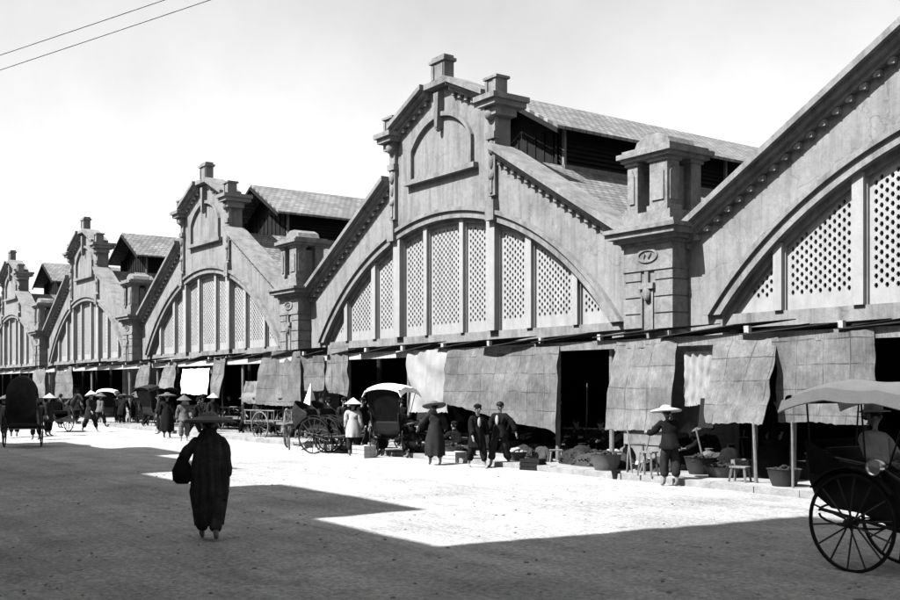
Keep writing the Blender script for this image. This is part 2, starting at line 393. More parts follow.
SQUAT = dict(leg_l=(112, 138), leg_r=(108, 134), arm_l=(55, 12, 30), arm_r=(60, 16, 25), lean=28, spread=14, nod=-10)
SIT = dict(leg_l=(82, 84), leg_r=(78, 78), arm_l=(25, 10, 55), arm_r=(30, 12, 45), lean=-6, spread=6)
# ---------------------------------------------------------------- the setting
def sheet(name, x0, x1, y0, y1, z, m, nx=1, ny=1):
    bm = bmn(); bmesh.ops.create_grid(bm, x_segments=nx, y_segments=ny, size=.5)
    for v in bm.verts: v.co = V(x0+(v.co.x+.5)*(x1-x0), y0+(v.co.y+.5)*(y1-y0), z)
    return struct(obj(name, bm, m))
g = sheet('ground', -900, 900, -900, 900, -.02, M['street'], 4, 4)
bm = bmn(); bmesh.ops.create_grid(bm, x_segments=260, y_segments=150, size=.5)
for v in bm.verts:
    x = -100+(v.co.x+.5)*125; y = -4+(v.co.y+.5)*19.4
    v.co = V(x, y, .018*NZ.noise(V(x*.7, y*1.6, 0))+.012*NZ.noise(V(x*.15, y*2.2, 4)))
struct(obj('street', bm, M['street'], smooth=True))
bm = bmn(); box(bm, -100, 25, 15.62, 19.0, -.1, .12); struct(obj('pavement', bm, M['pave']))
bm = bmn()
x = -100
while x < 25:
    L_ = random.uniform(.9, 1.3); o_ = random.uniform(-.012, .012)
    box(bm, x+.006, min(x+L_, 25)-.006, 15.4+o_, 15.612, -.1, .124+o_*.5); x += L_
struct(obj('kerb', bm, M['kerb']))
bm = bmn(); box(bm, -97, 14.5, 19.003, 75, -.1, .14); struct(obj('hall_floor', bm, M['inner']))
# ---------------------------------------------------------------- the market hall
Lb = 19.32; YF = 19.0
PIERS = [1.66, -17.5, -36.60, -55.92, -75.24, -94.56]
BAYS = [-8.0, -26.94, -46.26, -65.58, -84.90]
hall = empty('market_hall', 'long market hall with a row of stucco gables, arched lattice windows and carved piers', 'market hall', (-46.26, YF, 0))
HX = -46.26
CZ, RO, RI = -2.65, 10.2, 9.9
def zarch(x, r=RI): return CZ+math.sqrt(r*r-x*x)
SP = 3.6
XI = math.sqrt(RI*RI-(SP-CZ)**2)
def ztop(x):
    a = abs(x)
    if a <= .55: return 11.62
    if a <= 2.75: return 11.6-(a-.55)*.45
    return 9.12-(a-2.75)*.585
# gable wall
bm = bmn()
xs = sorted(set([round(-XI+2*XI*i/64, 5) for i in range(65)]+[-9.66, -8.6, 8.6, 9.66, -.55, .55]+[-2.7501, -2.7499, 2.7499, 2.7501]))
for a, b in zip(xs, xs[1:]):
    if b-a < .001: continue
    inside = abs((a+b)/2) < XI
    za, zb = (zarch(a), zarch(b)) if inside else (0.0, 0.0)
    e = 1e-4; ta, tb = ztop(a+e), ztop(b-e)
    prism(bm, [(a, za), (b, zb), (b, tb), (a, ta)], 0, .6)
bmesh.ops.remove_doubles(bm, verts=bm.verts, dist=2e-4)
dead = [f for f in bm.faces if abs(f.normal.x) > .99 and not any(abs(abs(v.co.x)-q) < .01 for v in f.verts for q in (XI, 9.66, 2.75))]
bmesh.ops.delete(bm, geom=dead, context='FACES_ONLY')
ME_wall = mesh(bm)
# arch moulding: archivolt ring with outer bead and keystone
def ring(bm, r0, r1, y0, y1, zmin, n=72):
    def pts(r):
        am = math.acos((zmin-CZ)/r); return [(r*math.sin(-am+2*am*i/n), CZ+r*math.cos(-am+2*am*i/n)) for i in range(n+1)]
    A, B = pts(r0), pts(r1)
    vs = [[bm.verts.new((a, y, z)) for a, z in P] for P, y in ((A, y0), (B, y0), (B, y1), (A, y1))]
    for i in range(n):
        for q in range(4): bm.faces.new((vs[q][i], vs[q][i+1], vs[(q+1) % 4][i+1], vs[(q+1) % 4][i]))
    for i in (0, n): bm.faces.new([vs[q][i] for q in range(4)])
bm = bmn(); ring(bm, RI+.003, RI+.22, -.09, .05, SP); ring(bm, RI+.222, RI+.34, -.17, .05, SP); ring(bm, RI-.14, RI+.001, .10, .5, SP)
for sx in (-1, 1):
    box(bm, sx*2.75-.2, sx*2.75+.2, -.22, .02, zarch(2.75)+.02, zarch(2.75)+.62)
ME_arch = mesh(bm)
# raking cornices with dentils
def rake(bm, x0, z0, x1, z1, n_dent, dent=True):
    for (h0, h1, pr) in ((-.30, -.17, .16), (-.17, -.04, .3), (-.04, .12, .44)):
        d = V(x1-x0, 0, z1-z0); s = (z1-z0)/(x1-x0)
        prism(bm, [(x0, z0+h0), (x1, z1+h0), (x1, z1+h1-.001), (x0, z0+h1-.001)], -pr, .0 if h1 < .1 else .62)
    if dent:
        for i in range(n_dent):
            t = (i+.5)/n_dent; x = x0+(x1-x0)*t; z = z0+(z1-z0)*t-.30
            box(bm, x-.075, x+.075, -.13, .01, z-.13, z-.005)
ME_rake = []; ME_urake = []
for s in (-1, 1):
    bm = bmn(); rake(bm, s*2.95, 9.12-.2*.585, s*8.85, 9.12-6.1*.585, 19); ME_rake.append(mesh(bm))
    bm = bmn(); rake(bm, s*.62, 11.6-.07*.45, s*2.62, 11.6-2.07*.45, 6); ME_urake.append(mesh(bm))
def shoulder(s):
    bm = bmn(); x = s*2.85
    box(bm, x-.42, x+.42, -.42, .8, 10.24, 10.40); box(bm, x-.5, x+.5, -.52, .86, 10.403, 10.56)
    box(bm, x-.27, x+.27, -.22, .18, 10.562, 11.05); box(bm, x-.33, x+.33, -.28, .24, 11.052, 11.13)
    for q in (-1, 1): box(bm, x+q*.2-.06, x+q*.2+.06, -.26, -.222, 10.6, 11.0)
    box(bm, x-.26, x+.26, -.26, .55, 9.98, 10.238)
    return mesh(bm)
ME_sh = [shoulder(-1), shoulder(1)]
bm = bmn()   # apex finial
box(bm, -.6, .6, -.3, .62, 11.5, 11.68); box(bm, -.36, .36, -.16, .22, 11.683, 12.28); box(bm, -.43, .43, -.22, .28, 12.282, 12.38); box(bm, -.36, .36, -.16, .22, 12.382, 12.48)
for s in (-1, 1): box(bm, s*.25-.07, s*.25+.07, -.2, -.162, 11.75, 12.2)
ME_fin = mesh(bm)
bm = bmn()   # blind niche moulding
nr = 1.95; ncz = 10.32-nr
def nz(x): return ncz+math.sqrt(nr*nr-x*x)
P_o = [(-1.72, 8.78)]+[(-1.72+3.44*i/20, nz(-1.72+3.44*i/20)+.38) for i in range(21)]+[(1.72, 8.78)]
P_i = [(-1.6, 8.78)]+[(-1.6+3.2*i/20, nz(-1.6+3.2*i/20)+.24) for i in range(21)]+[(1.6, 8.78)]
for i in range(len(P_o)-1): prism(bm, [P_o[i], P_o[i+1], P_i[i+1], P_i[i]], -.13, .0)
box(bm, -1.95, 1.95, -.2, .01, 8.62, 8.775)
prism(bm, [(-.07, 10.2), (.07, 10.2), (.13, 11.3), (-.13, 11.3)], -.24, .01)
ell(bm, (0, -.13, 10.18), (.09, .1, .11))
ME_niche = mesh(bm)
def consolem(s):
    bm = bmn(); x = s*2.75
    box(bm, x-.17, x+.17, -.13, .01, 7.62, 9.96)
    box(bm, x-.21, x+.21, -.2, .01, 9.3, 9.5); ell(bm, (x, -.13, 9.05), (.14, .1, .22)); ell(bm, (x, -.12, 8.6), (.09, .08, .2)); ell(bm, (x, -.13, 8.2), (.13, .09, .14)); box(bm, x-.06, x+.06, -.17, -.13, 7.7, 8.1)
    ell(bm, (x, -.18, 10.05), (.2, .16, .2))
    return mesh(bm, True)
ME_con = [consolem(-1), consolem(1)]
# mullions
MUL = [(-6.2, .11), (-4.25, .13), (-2.6, .2), (-1.0, .1), (1.0, .1), (2.6, .2), (4.25, .13), (6.2, .11)]
ME_mul = []
for x, w in MUL:
    bm = bmn(); box(bm, x-w, x+w, -.06 if w > .15 else .03, .36, SP+.012, zarch(abs(x)+w*.0)+.02); box(bm, x-w-.03, x+w+.03, .12 if w > .15 else .14, .358, SP+.012, zarch(x)+.01); ME_mul.append(mesh(bm))
# lattice panels, every hole is a real hole
ME_lat = []
edges = [-XI-.02]+[e for x, w in MUL for e in (x-w, x+w)]+[XI+.02]
CW, CH = .112, .19
for i in range(0, len(edges), 2):
    xa, xb = edges[i], edges[i+1]; bm = bmn()
    nc = max(1, int((xb-xa)/CW)); cw = (xb-xa)/nc; y0, y1 = .21, .27
    mg = 1
    for c in range(nc):
        x0 = xa+c*cw; x1 = x0+cw; off = CH/2 if c % 2 else 0
        z = SP+.01; zm = max(zarch(min(abs(x0), XI)), zarch(min(abs(x1), XI)))+.05
        first = True
        if off:
            f = [bm.verts.new(p) for p in ((x0, y0, z), (x1, y0, z), (x1, y0, z+off), (x0, y0, z+off))]; bm.faces.new(f); z += off
        while z < zm:
            zt = z+CH; lim = min(zarch(min(abs(x0), XI)), zarch(min(abs(x1), XI)))-.16
            hole = mg <= c < nc-mg and z > SP+.22 and zt < lim
            O = [(x0, z), (x1, z), (x1, z+CH/2), (x1, zt), (x0, zt), (x0, z+CH/2)]
            if hole:
                cx, cz = (x0+x1)/2, z+CH/2; hw, hh = cw*.385, CH*.28
                I = [(cx-hw*.5, cz-hh), (cx+hw*.5, cz-hh), (cx+hw, cz), (cx+hw*.5, cz+hh), (cx-hw*.5, cz+hh), (cx-hw, cz)]
                Ov = [bm.verts.new((a, y0, b)) for a, b in O]; Iv = [bm.verts.new((a, y0, b)) for a, b in I]; Jv = [bm.verts.new((a, y1, b)) for a, b in I]
                for q in range(6):
                    r_ = (q+1) % 6
                    bm.faces.new((Ov[q], Ov[r_], Iv[r_], Iv[q])); bm.faces.new((Iv[q], Iv[r_], Jv[r_], Jv[q]))
            else: bm.faces.new([bm.verts.new((a, y0, b)) for a, b in (O[0], O[1], O[3], O[4])])
            z = zt
    ME_lat.append(mesh(bm))
# transom beam and ground-floor posts under the arch
bm = bmn(); box(bm, -XI+.003, XI-.003, .1, .55, SP-.32, SP+.008)
ME_tr = mesh(bm)
bm = bmn()
tube(bm, [(0, .3, .15), (0, .3, SP-.33)], .1, 12); box(bm, -.18, .18, .12, .48, .15, .4); box(bm, -.2, .2, .14, .5, SP-.5, SP-.322)
ME_post = mesh(bm, False)
# roofs
def slab(bm, x0, z0, x1, z1, y0, y1, t): prism(bm, [(x0, z0), (x1, z1), (x1, z1-t), (x0, z0-t)], y0, y1)
ZR = lambda a: 8.70-(a-2.75)*.585
ROOFY = 56
bm = bmn()
for s in (-1, 1): slab(bm, s*2.2, ZR(2.2), s*9.655, ZR(9.655), .605, ROOFY, .14)
ME_roof = mesh(bm)
bm = bmn()
for s in (-1, 1): slab(bm, 0, 11.72, s*3.0, 11.72-3.0*.56, 2.3, ROOFY-1, .1)
ME_lroof = mesh(bm)
bm = bmn()   # monitor walls: louvres behind posts
for s in (-1, 1):
    z = ZR(2.3)+.02; 
    for k in range(8):
        zc = ZR(2.3)+.14+k*.145
        prism(bm, [(s*2.34, zc-.08), (s*2.39, zc-.08), (s*2.28, zc+.075), (s*2.23, zc+.075)], 3.0, ROOFY-1.5)
    box(bm, min(s*2.0, s*2.1), max(s*2.0, s*2.1), 3.05, ROOFY-1.6, ZR(2.3)-.1, 10.2)
prism(bm, [(-2.3, 8.9), (2.3, 8.9), (2.3, 10.3), (0, 11.55), (-2.3, 10.3)], 3.2, 3.28)
prism(bm, [(-2.3, 8.9), (2.3, 8.9), (2.3, 10.3), (0, 11.55), (-2.3, 10.3)], ROOFY-1.4, ROOFY-1.3)
for k in range(11): box(bm, -2.2+k*.44-.02, -2.2+k*.44+.02, 3.16, 3.198, 8.9, 10.25)
ME_lou = mesh(bm)
bm = bmn()
for s in (-1, 1):
    for k in range(14):
        y = 3.05+k*3.9; x = s*2.44; box(bm, x-.05, x+.05, y-.05, y+.05, ZR(2.44)-.02, 11.6-2.44*.56-.02)
    box(bm, min(s*2.40, s*2.52), max(s*2.40, s*2.52), 3.0, ROOFY-1.2, ZR(2.52)-.02, ZR(2.3)+.02)
ME_lpost = mesh(bm)
bm = bmn()   # bargeboards
for s in (-1, 1): slab(bm, s*.02, 11.6, s*3.04, 11.6-3.02*.56, 2.22, 2.297, .14)
ME_barge = mesh(bm)
for cx in BAYS:
    w = link('gable_wall', ME_wall, M['wall'], hall, (cx-HX, .004 if cx > -10 else 0, 0))
    link('arch_moulding', ME_arch, M['trim'], w); [link('raking_cornice', m_, M['trim'], w) for m_ in ME_rake]; [link('upper_cornice', m_, M['trim'], w) for m_ in ME_urake]
    link('finial', ME_fin, M['trim'], w); link('niche', ME_niche, M['trim'], w)
    for m_ in ME_sh: link('shoulder_block', m_, M['trim'], w)
    for m_ in ME_con: link('console', m_, M['trim'], w)
    for m_ in ME_mul: link('mullion', m_, M['lattice'], w)
    link('transom', ME_tr, M['trim'], w)
    for m_ in ME_lat: link('lattice_panel', m_, M['lattice'], hall, (cx-HX, 0, 0))
    for x in (-4.25, -1.4, 1.4, 4.25): link('iron_column', ME_post, M['iron'], hall, (cx-HX+x, 0, 0))
    r = link('tiled_roof', ME_roof, M['roof'], hall, (cx-HX, .01, -.015 if cx > -10 else 0))
    l = link('roof_lantern', ME_lou, M['dark'], hall, (cx-HX, 0, 0))  # lantern gable and louvres coloured near black to stand for shade
    link('lantern_roof', ME_lroof, M['lroof'], l); link('lantern_frame', ME_lpost, M['wood'], l); link('bargeboard', ME_barge, M['dark'], l)
# piers
bm = bmn()
PW, PP = .80, .55
box(bm, -PW+.03, PW-.03, -PP+.03, .0, .12, 5.3)
z = .12
while z < 4.75:
    h = .40
    for (a, b) in ((-PW, -.22), (.22, PW)):
        box(bm, a, b, -PP, -.01, z, min(z+h-.035, 4.75))
    z += h
z = .12
for k in range(3): box(bm, -.22, .22, -PP+.0, -.02, z+k*.4, z+k*.4+.365)
box(bm, -PW-.02, PW+.02, -PP-.03, 0, 4.752, 4.84)
box(bm, -PW, PW, -PP, 0, 4.842, 5.38)
# slot surround and small console in the recess
box(bm, -.2, -.15, -PP-.03, -.3, 1.5, 4.3); box(bm, .15, .2, -PP-.03, -.3, 1.5, 4.3); box(bm, -.25, .25, -PP-.09, -.3, 4.3, 4.44)
ell(bm, (0, -PP-.02, 4.2), (.13, .1, .2)); box(bm, -.06, .06, -PP-.05, -.3, 4.44, 4.72)
# frieze ornament
for q in range(26):
    a0, a1 = q*2*math.pi/26, (q+1)*2*math.pi/26
    prism(bm, [(.34*math.cos(a0), 5.11+.17*math.sin(a0)), (.34*math.cos(a1), 5.11+.17*math.sin(a1)), (.27*math.cos(a1), 5.11+.12*math.sin(a1)), (.27*math.cos(a0), 5.11+.12*math.sin(a0))], -PP-.035, -PP+.01)
tube(bm, [(-.12, -PP-.01, 5.06), (-.05, -PP-.02, 5.17), (.04, -PP-.02, 5.05), (.12, -PP-.01, 5.17)], .025, 6)
ME_pier = mesh(bm)
bm = bmn()
for (a, z0, z1) in ((.05, 5.382, 5.46), (.16, 5.462, 5.56), (.30, 5.562, 5.70), (.38, 5.702, 5.80), (.14, 5.802, 5.92)):
    box(bm, -PW-a, PW+a, -PP-a, .75+a*.5, z0, z1)
ME_pc = mesh(bm)
bm = bmn()
box(bm, -.42, .42, -.02, .28, 5.922, 7.3)
box(bm, -.78, .78, -.62, .72, 5.923, 6.16)
for x0, x1 in ((-.68, -.34), (.06, .62)):
    for y0, y1, in ((-.54, -.12), (.30, .66)):
        box(bm, x0, x1, y0, y1, 6.162, 7.36); box(bm, x0-.05, x1+.05, y0-.05, y1+.05, 6.163, 6.3)
        box(bm, x0-.05, x1+.05, y0-.05, y1+.05, 7.362, 7.45)
    xm = (x0+x1)/2; w_ = (x1-x0)/2-.09
    prism(bm, [(xm-w_, 6.42), (xm+w_, 6.42), (xm+w_, 7.1), (xm, 7.25), (xm-w_, 7.1)], -.575, -.54)
for sx in (-1, 1): prism(bm, [(-.46, 6.42), (-.2, 6.42), (-.2, 7.1), (-.33, 7.22), (-.46, 7.1)], sx*(.68 if sx < 0 else .62)-.03, sx*(.68 if sx < 0 else .62)+.03, 'X')
for (a, z0, z1) in ((.12, 7.452, 7.54), (.20, 7.542, 7.66), (.10, 7.662, 7.74)):
    box(bm, -.68-a, .68+a, -.54-a, .66+a, z0, z1)
prism(bm, [(-.6, 7.742), (.6, 7.742), (.5, 7.95), (.2, 8.08), (-.2, 8.08), (-.5, 7.95)], -.4, .5)
ME_ped = mesh(bm)
for i in range(6):
    cx = PIERS[i]
    p = link('pier', ME_pier, M['pier'], hall, (cx-HX, 0, 0)); link('pier_cornice', ME_pc, M['trim'], p); link('pedestal', ME_ped, M['pier'], p)
bm = bmn()
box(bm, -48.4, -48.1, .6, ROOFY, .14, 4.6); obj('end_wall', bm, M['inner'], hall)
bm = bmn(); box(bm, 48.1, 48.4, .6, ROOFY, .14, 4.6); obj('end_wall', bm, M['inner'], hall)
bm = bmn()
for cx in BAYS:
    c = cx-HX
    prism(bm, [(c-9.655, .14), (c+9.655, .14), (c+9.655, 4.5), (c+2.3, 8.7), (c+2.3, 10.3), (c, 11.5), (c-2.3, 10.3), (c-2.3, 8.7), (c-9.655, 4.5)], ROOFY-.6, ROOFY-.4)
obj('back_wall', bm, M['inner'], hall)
# ---------------------------------------------------------------- awning in front of the hall
YB = 16.85
aw = empty('awning', 'long timber awning with tilted dark roofing sheets along the front of the market hall', 'awning', (-46.26, YB, 0))
def px2X(px, Y): return plane(px, 0, Y).x
x = -95.0; spots = []
while x < 4: spots.append(x); x += 2.12
bm_s = bmn()
prism(bm_s, [(-1.0, 3.03), (1.04, 3.17), (1.04, 3.19), (-1.0, 3.05)], .04, 2.1)
me_sheet = mesh(bm_s)
bm_s = bmn(); beam(bm_s, (0, .045, 2.98), (0, 2.12, 3.24), .07, .09); me_raf = mesh(bm_s)
bm_s = bmn(); box(bm_s, -.06, .06, -.1, .0, 2.9, 3.16); me_stub = mesh(bm_s)
for i, x in enumerate(spots):
    o = link('roofing_sheet', me_sheet, M['tin'], aw, (x-HX+random.uniform(-.04, .04), 0, random.uniform(-.06, .05))); o.rotation_euler = (R(random.uniform(4.5, 6.5)), R(random.uniform(-2, 1.5)), 0); o.location.z -= .02
    link('rafter', me_raf, M['dark'], aw, (x-HX+1.08, 0, 0)); link('stub', me_stub, M['pale'], aw, (x-HX+1.08, .16, 0))
for a, b, m_ in ((-95.5, -60.3, 'pale'), (-60.29, -38, 'pale'), (-37.99, -24.2, 'pale'), (-24.19, -14.2, 'wood'), (-14.19, 5.5, 'wood')):
    bm = bmn(); box(bm, a-HX, b-HX, -.09, .03, 2.80, 3.0); obj('fascia_beam', bm, M[m_], aw)
for px in (-60, 20, 50, 92, 130, 158, 212, 243, 306, 349, 409, 558, 612, 755, 793, 980):
    bm = bmn(); xx = px2X(px, YB+.1)-HX; tube(bm, [(xx, .1, .12), (xx+random.uniform(-.03, .03), .1, 2.99)], .06, 8)
    obj('post', bm, M['wood'], aw, smooth=True)
# ---------------------------------------------------------------- mats and cloths hung from the awning
def hanging(name, x0, x1, yt0, yt1, yb0, yb1, lean, m, label, cat, xb0=None, xb1=None, Y=YB-.12, group=None, curl=.05, wav=.05):
    """corners given where the photo shows them, on a plane under the awning"""
    xb0 = x0 if xb0 is None else xb0; xb1 = x1 if xb1 is None else xb1
    tl, tr = plane(x0, yt0, Y), plane(x1, yt1, Y)
    bl, br = plane(xb0, yb0, Y-lean), plane(xb1, yb1, Y-lean)
    c = (tl+tr)/2; c.z = 0
    bm = bmn(); n = 26; k = 22; g = []
    ph = random.random()*9
    for j in range(k+1):
        v = j/k; row = []
        for i in range(n+1):
            u = i/n; p = (tl*(1-u)+tr*u)*(1-v)+(bl*(1-u)+br*u)*v
            p = p+V(curl*math.sin(v*3.1)*(1 if i in (0, n) else .4)*(.6*NZ.noise(V(ph, v*2.3, u))), -wav*v*math.sin(u*9+ph)*.8-(.12*NZ.noise(V(u*2.5+ph, v*2.2, ph)) if wav > .03 else 0)-.03*NZ.noise(V(u*6+ph, v*5, ph))-.022*math.sin(u*23+v*3), 0)
            p.z += (.05*NZ.noise(V(u*5, ph, 0))+.035*NZ.noise(V(u*23, ph, 0)))*(1 if j == k else 0) + (-.02*abs(math.sin(u*math.pi*4)) if j == 0 else 0)
            p.x += .05*NZ.noise(V(v*5, ph, u*3))
            row.append(bm.verts.new(p-c))
        g.append(row)
    for j in range(k):
        for i in range(n): bm.faces.new((g[j][i], g[j][i+1], g[j+1][i+1], g[j+1][i]))
    geo = bm.faces[:]
    bmesh.ops.recalc_face_normals(bm, faces=geo); bmesh.ops.solidify(bm, geom=geo, thickness=.014)
    o = obj(name, bm, M[m], None, c, smooth=True); tag(o, label, cat, group); return o
GM = 'reed mats hung along the awning'
hg = lambda *a, **k: hanging(*a, group=GM, **k)
hg('reed_mat', 776, 873, 338, 328, 420, 425, .15, 'mat1', 'wide grey reed mat hanging behind the hooded rickshaw', 'mat')
hg('reed_mat', 712, 779, 341, 337, 424, 423, .75, 'mat1', 'seamed reed mat sloping outwards on a prop beside the white cloth', 'mat', xb0=704, xb1=764)
hg('reed_mat', 617, 676, 342, 337, 430, 431, .35, 'mat2', 'reed mat hanging in front of the carved pier, above the man in the straw hat', 'mat', xb0=605, xb1=667)
hg('reed_mat', 447, 559, 348, 346, 404, 433, .25, 'mat1', 'widest reed mat, behind the two men walking together', 'mat', xb0=446, xb1=553)
hg('pale_cloth_screen', 408, 446, 350, 349, 412, 413, .12, 'cloth_p', 'pale curved cloth screen hanging left of the widest mat', 'cloth screen', xb0=411, xb1=447, curl=.5)
hg('reed_mat', 326, 348, 345, 345, 392, 396, .05, 'mat2', 'narrow upright reed mat right beside a dark opening and the white-hooded rickshaw', 'mat')
hg('reed_mat', 303, 323.5, 356, 355, 390, 391, .1, 'mat1', 'short reed mat behind the standing pony', 'mat')
hg('reed_mat', 262, 301, 351, 351, 405, 407, .15, 'mat1', 'square reed mat above the flat handcart', 'mat', xb0=258, xb1=300)
hg('reed_mat', 246, 261, 381, 381, 403, 404, .2, 'mat2', 'low small reed mat tucked against the square one', 'mat', xb0=243)
hg('reed_mat', 216, 226, 357, 356, 397, 398, .5, 'mat1', 'slanting narrow reed mat just right of the hanging white sheet', 'mat', xb0=209, xb1=219)
hg('white_sheet', 185, 209, 369, 368, 393, 395, .2, 'cloth_w', 'bright white sheet hanging under the awning beyond the foreground walker', 'sheet', xb0=180, xb1=207)
hg('reed_mat', 166, 177, 363, 362, 389, 388, .3, 'mat2', 'slanting strip of reed mat above two hatted walkers', 'mat', xb0=160, xb1=172)
hg('reed_mat', 140, 151, 362, 362, 398, 397, .4, 'mat1', 'slanting reed mat behind the box carriage', 'mat', xb0=136, xb1=147)
hg('reed_mat', 57, 72, 367, 366, 398, 399, .2, 'mat1', 'reed mat hanging above the small far carriage', 'mat')
hg('reed_mat', 33, 45, 368, 368, 398, 398, .2, 'mat2', 'farthest reed mat, above the dark roofed carriage', 'mat')
hanging('wall_standin_cloth', 685, 712, 351, 350, 406, 405, .0, 'cloth_p', 'white cloth put in for the bright whitewashed wall beside the sloping mat', 'cloth', Y=16.93, wav=.02)  # cloth added where a sunlit whitewashed wall would show
# ---------------------------------------------------------------- vehicles
def wheel(parent, r, x, y, ns=14, w=.03, mtyre='iron'):
    c = empty('wheel', loc=(x, y, r)); c.parent = parent
    bm = bmn(); pr = [(r*math.cos(a), r*math.sin(a)) for a in [2*math.pi*i/40 for i in range(40)]]
    lathe(bm, [(r-.035, -w/2), (r-.008, -w/2), (r, -w/4), (r, w/4), (r-.008, w/2), (r-.035, w/2)], 44, ax='X'); fs = [f for f in bm.faces if len(f.verts) > 8]
    bmesh.ops.delete(bm, geom=fs, context='FACES_ONLY'); lathe_in = [(r-.036, -w/2), (r-.036, w/2)]
    n = 44; A = [bm.verts.new((-w/2, (r-.035)*math.cos(2*math.pi*k/n), (r-.035)*math.sin(2*math.pi*k/n))) for k in range(n)]; B = [bm.verts.new((w/2, v.co.y, v.co.z)) for v in A]
    for k in range(n): bm.faces.new((A[k], B[k], B[(k+1) % n], A[(k+1) % n]))
    obj('rim', bm, M[mtyre], c, smooth=True)
    bm = bmn()
    for k in range(ns):
        a = 2*math.pi*(k+.3)/ns; s = .035*(1 if k % 2 else -1)
        tube(bm, [(s, .04*math.cos(a), .04*math.sin(a)), (0, (r-.03)*math.cos(a), (r-.03)*math.sin(a))], .0105 if r < .6 else .017, 5)
    obj('spokes', bm, M['spoke'], c)
    bm = bmn(); lathe(bm, [(.02, -.09), (.045, -.08), (.055, -.05), (.055, .05), (.045, .08), (.02, .09)], 14, ax='X'); obj('hub', bm, M['lacq'], c, smooth=True)
    return c
def rickshaw(label, loc, rz, hood='cloth_w', folded=False, arc=None, canopy=0, group='rickshaws waiting in the street', lamp=False, scale=1.0, dots=False):
    t = empty('rickshaw', label, 'rickshaw', loc, rz, group); t.scale = (scale,)*3
    for s in (-1, 1): wheel(t, .52, s*.46, 0)
    bm = bmn(); tube(bm, [(-.46, 0, .52), (.46, 0, .52)], .02, 8); obj('axle', bm, M['iron'], t)
    for s in (-1, 1):
        bm = bmn()
        pts = [(.24*math.cos(a)+0+.22*math.cos(a), .60+.11*math.sin(a)) for a in [math.pi*i/10 for i in range(11)]]
        tube(bm, [(s*.37, q[0], q[1]-.0) for q in pts], .013, 6); tube(bm, [(s*.37, q[0], 1.17-q[1]) for q in pts], .013, 6)
        obj('spring', bm, M['iron'], t)
    bm = bmn()      # tub
    side = [(-.50, 1.22), (-.52, .95), (-.46, .74), (-.30, .64), (.10, .62), (.28, .56), (.46, .47), (.74, .44), (.78, .50), (.70, .52), (.52, .56), (.42, .70), (.36, .90), (.20, .96), (-.02, 1.0), (-.22, 1.06), (-.36, 1.24)]
    for s in (-1, 1): prism(bm, side, s*.36-.012, s*.36+.012, 'X')
    path = [(-.50, 1.22), (-.52, .95), (-.46, .74), (-.30, .64), (.10, .62), (.28, .56), (.46, .47), (.74, .44)]
    for (a, b), (c, d) in zip(path, path[1:]): prism(bm, [(a, b), (c, d), (c+.012, d+.02), (a+.012, b+.02)], -.349, .349, 'X')
    obj('tub', bm, M['lacq'], t)
    bm = bmn(); box(bm, -.335, .335, -.32, .16, .76, .90); prism(bm, [(-.44, .9), (-.33, .9), (-.36, 1.28), (-.46, 1.28)], -.33, .33, 'X'); bmesh.ops.bevel(bm, geom=bm.edges[:], offset=.025, segments=2, affect='EDGES')
    obj('seat', bm, M['leather'], t, smooth=True)
    for s in (-1, 1):
        bm = bmn(); tube(bm, [(s*.37, -.45, .62), (s*.37, .4, .50), (s*.36, .85, .52), (s*.34, 1.4, .66), (s*.32, 2.1, .78)], .02, 8, r1=.014); obj('shaft', bm, M['lacq'], t, smooth=True)
    bm = bmn(); tube(bm, [(-.35, 1.95, .76), (.35, 1.95, .76)], .014, 6); obj('crossbar', bm, M['lacq'], t)
    for s in (-1, 1):
        bm = bmn(); n = 12
        for i in range(n):
            a0, a1 = [R(35+110*q/n) for q in (i, i+1)]; r0 = .575
            prism(bm, [(r0*math.cos(a0), .52+r0*math.sin(a0)), (r0*math.cos(a1), .52+r0*math.sin(a1)), ((r0+.012)*math.cos(a1), .52+(r0+.012)*math.sin(a1)), ((r0+.012)*math.cos(a0), .52+(r0+.012)*math.sin(a0))], s*.46-.045, s*.46+.045, 'X')
        obj('mudguard', bm, M['lacq'], t)
    if canopy:
        hw = .56
        def cp(u, v):
            x = hw*(2*u-1); y = -.86+1.78*v
            e = abs(2*v-1)**3
            z = 2.02-.12*abs(2*u-1)**2.2-.16*e-.02*abs(math.sin(v*math.pi*3))+.02*math.sin(v*5+1)
            return V(x, y, z-(.10 if u in (0, 1) else 0))
        bm = bmn(); g = [[bm.verts.new(cp(i/16, j/24)) for i in range(17)] for j in range(25)]
        for j in range(24):
            for i in range(16): bm.faces.new((g[j][i], g[j][i+1], g[j+1][i+1], g[j+1][i]))
        geo = bm.faces[:]; bmesh.ops.recalc_face_normals(bm, faces=geo); bmesh.ops.solidify(bm, geom=geo, thickness=.02)
        obj('canopy', bm, M[hood], t, smooth=True)
        for s in (-1, 1):
            for y in (-.55, .12, .7):
                bm = bmn(); tube(bm, [(s*.36, min(y, .3), .92), (s*.47, y, 1.86)], .011, 6); obj('canopy_post', bm, M['iron'], t)
        bm = bmn()
        tp = (-.80, 1.84) if canopy > 0 else (-.60, 1.36)
        for i in range(14): prism(bm, [(-.50, 1.0), (-.52, 1.0), tp, (tp[0]+.02, tp[1])], -.44+i*.063, -.44+i*.063+.058, 'X')
        tube(bm, [(-.5, -.76, 1.80), (.5, -.76, 1.80)], .05, 8)
        prism(bm, [(-.5, 1.0), (.05, 1.0), (-.15, 1.9) if canopy > 0 else (-.25, 1.22), tp], -canopy*.44-.006, -canopy*.44+.006, 'X')
        obj('dark_interior_back', bm, M['black'], t)  # black hood back; also stands in for the shade under the canopy
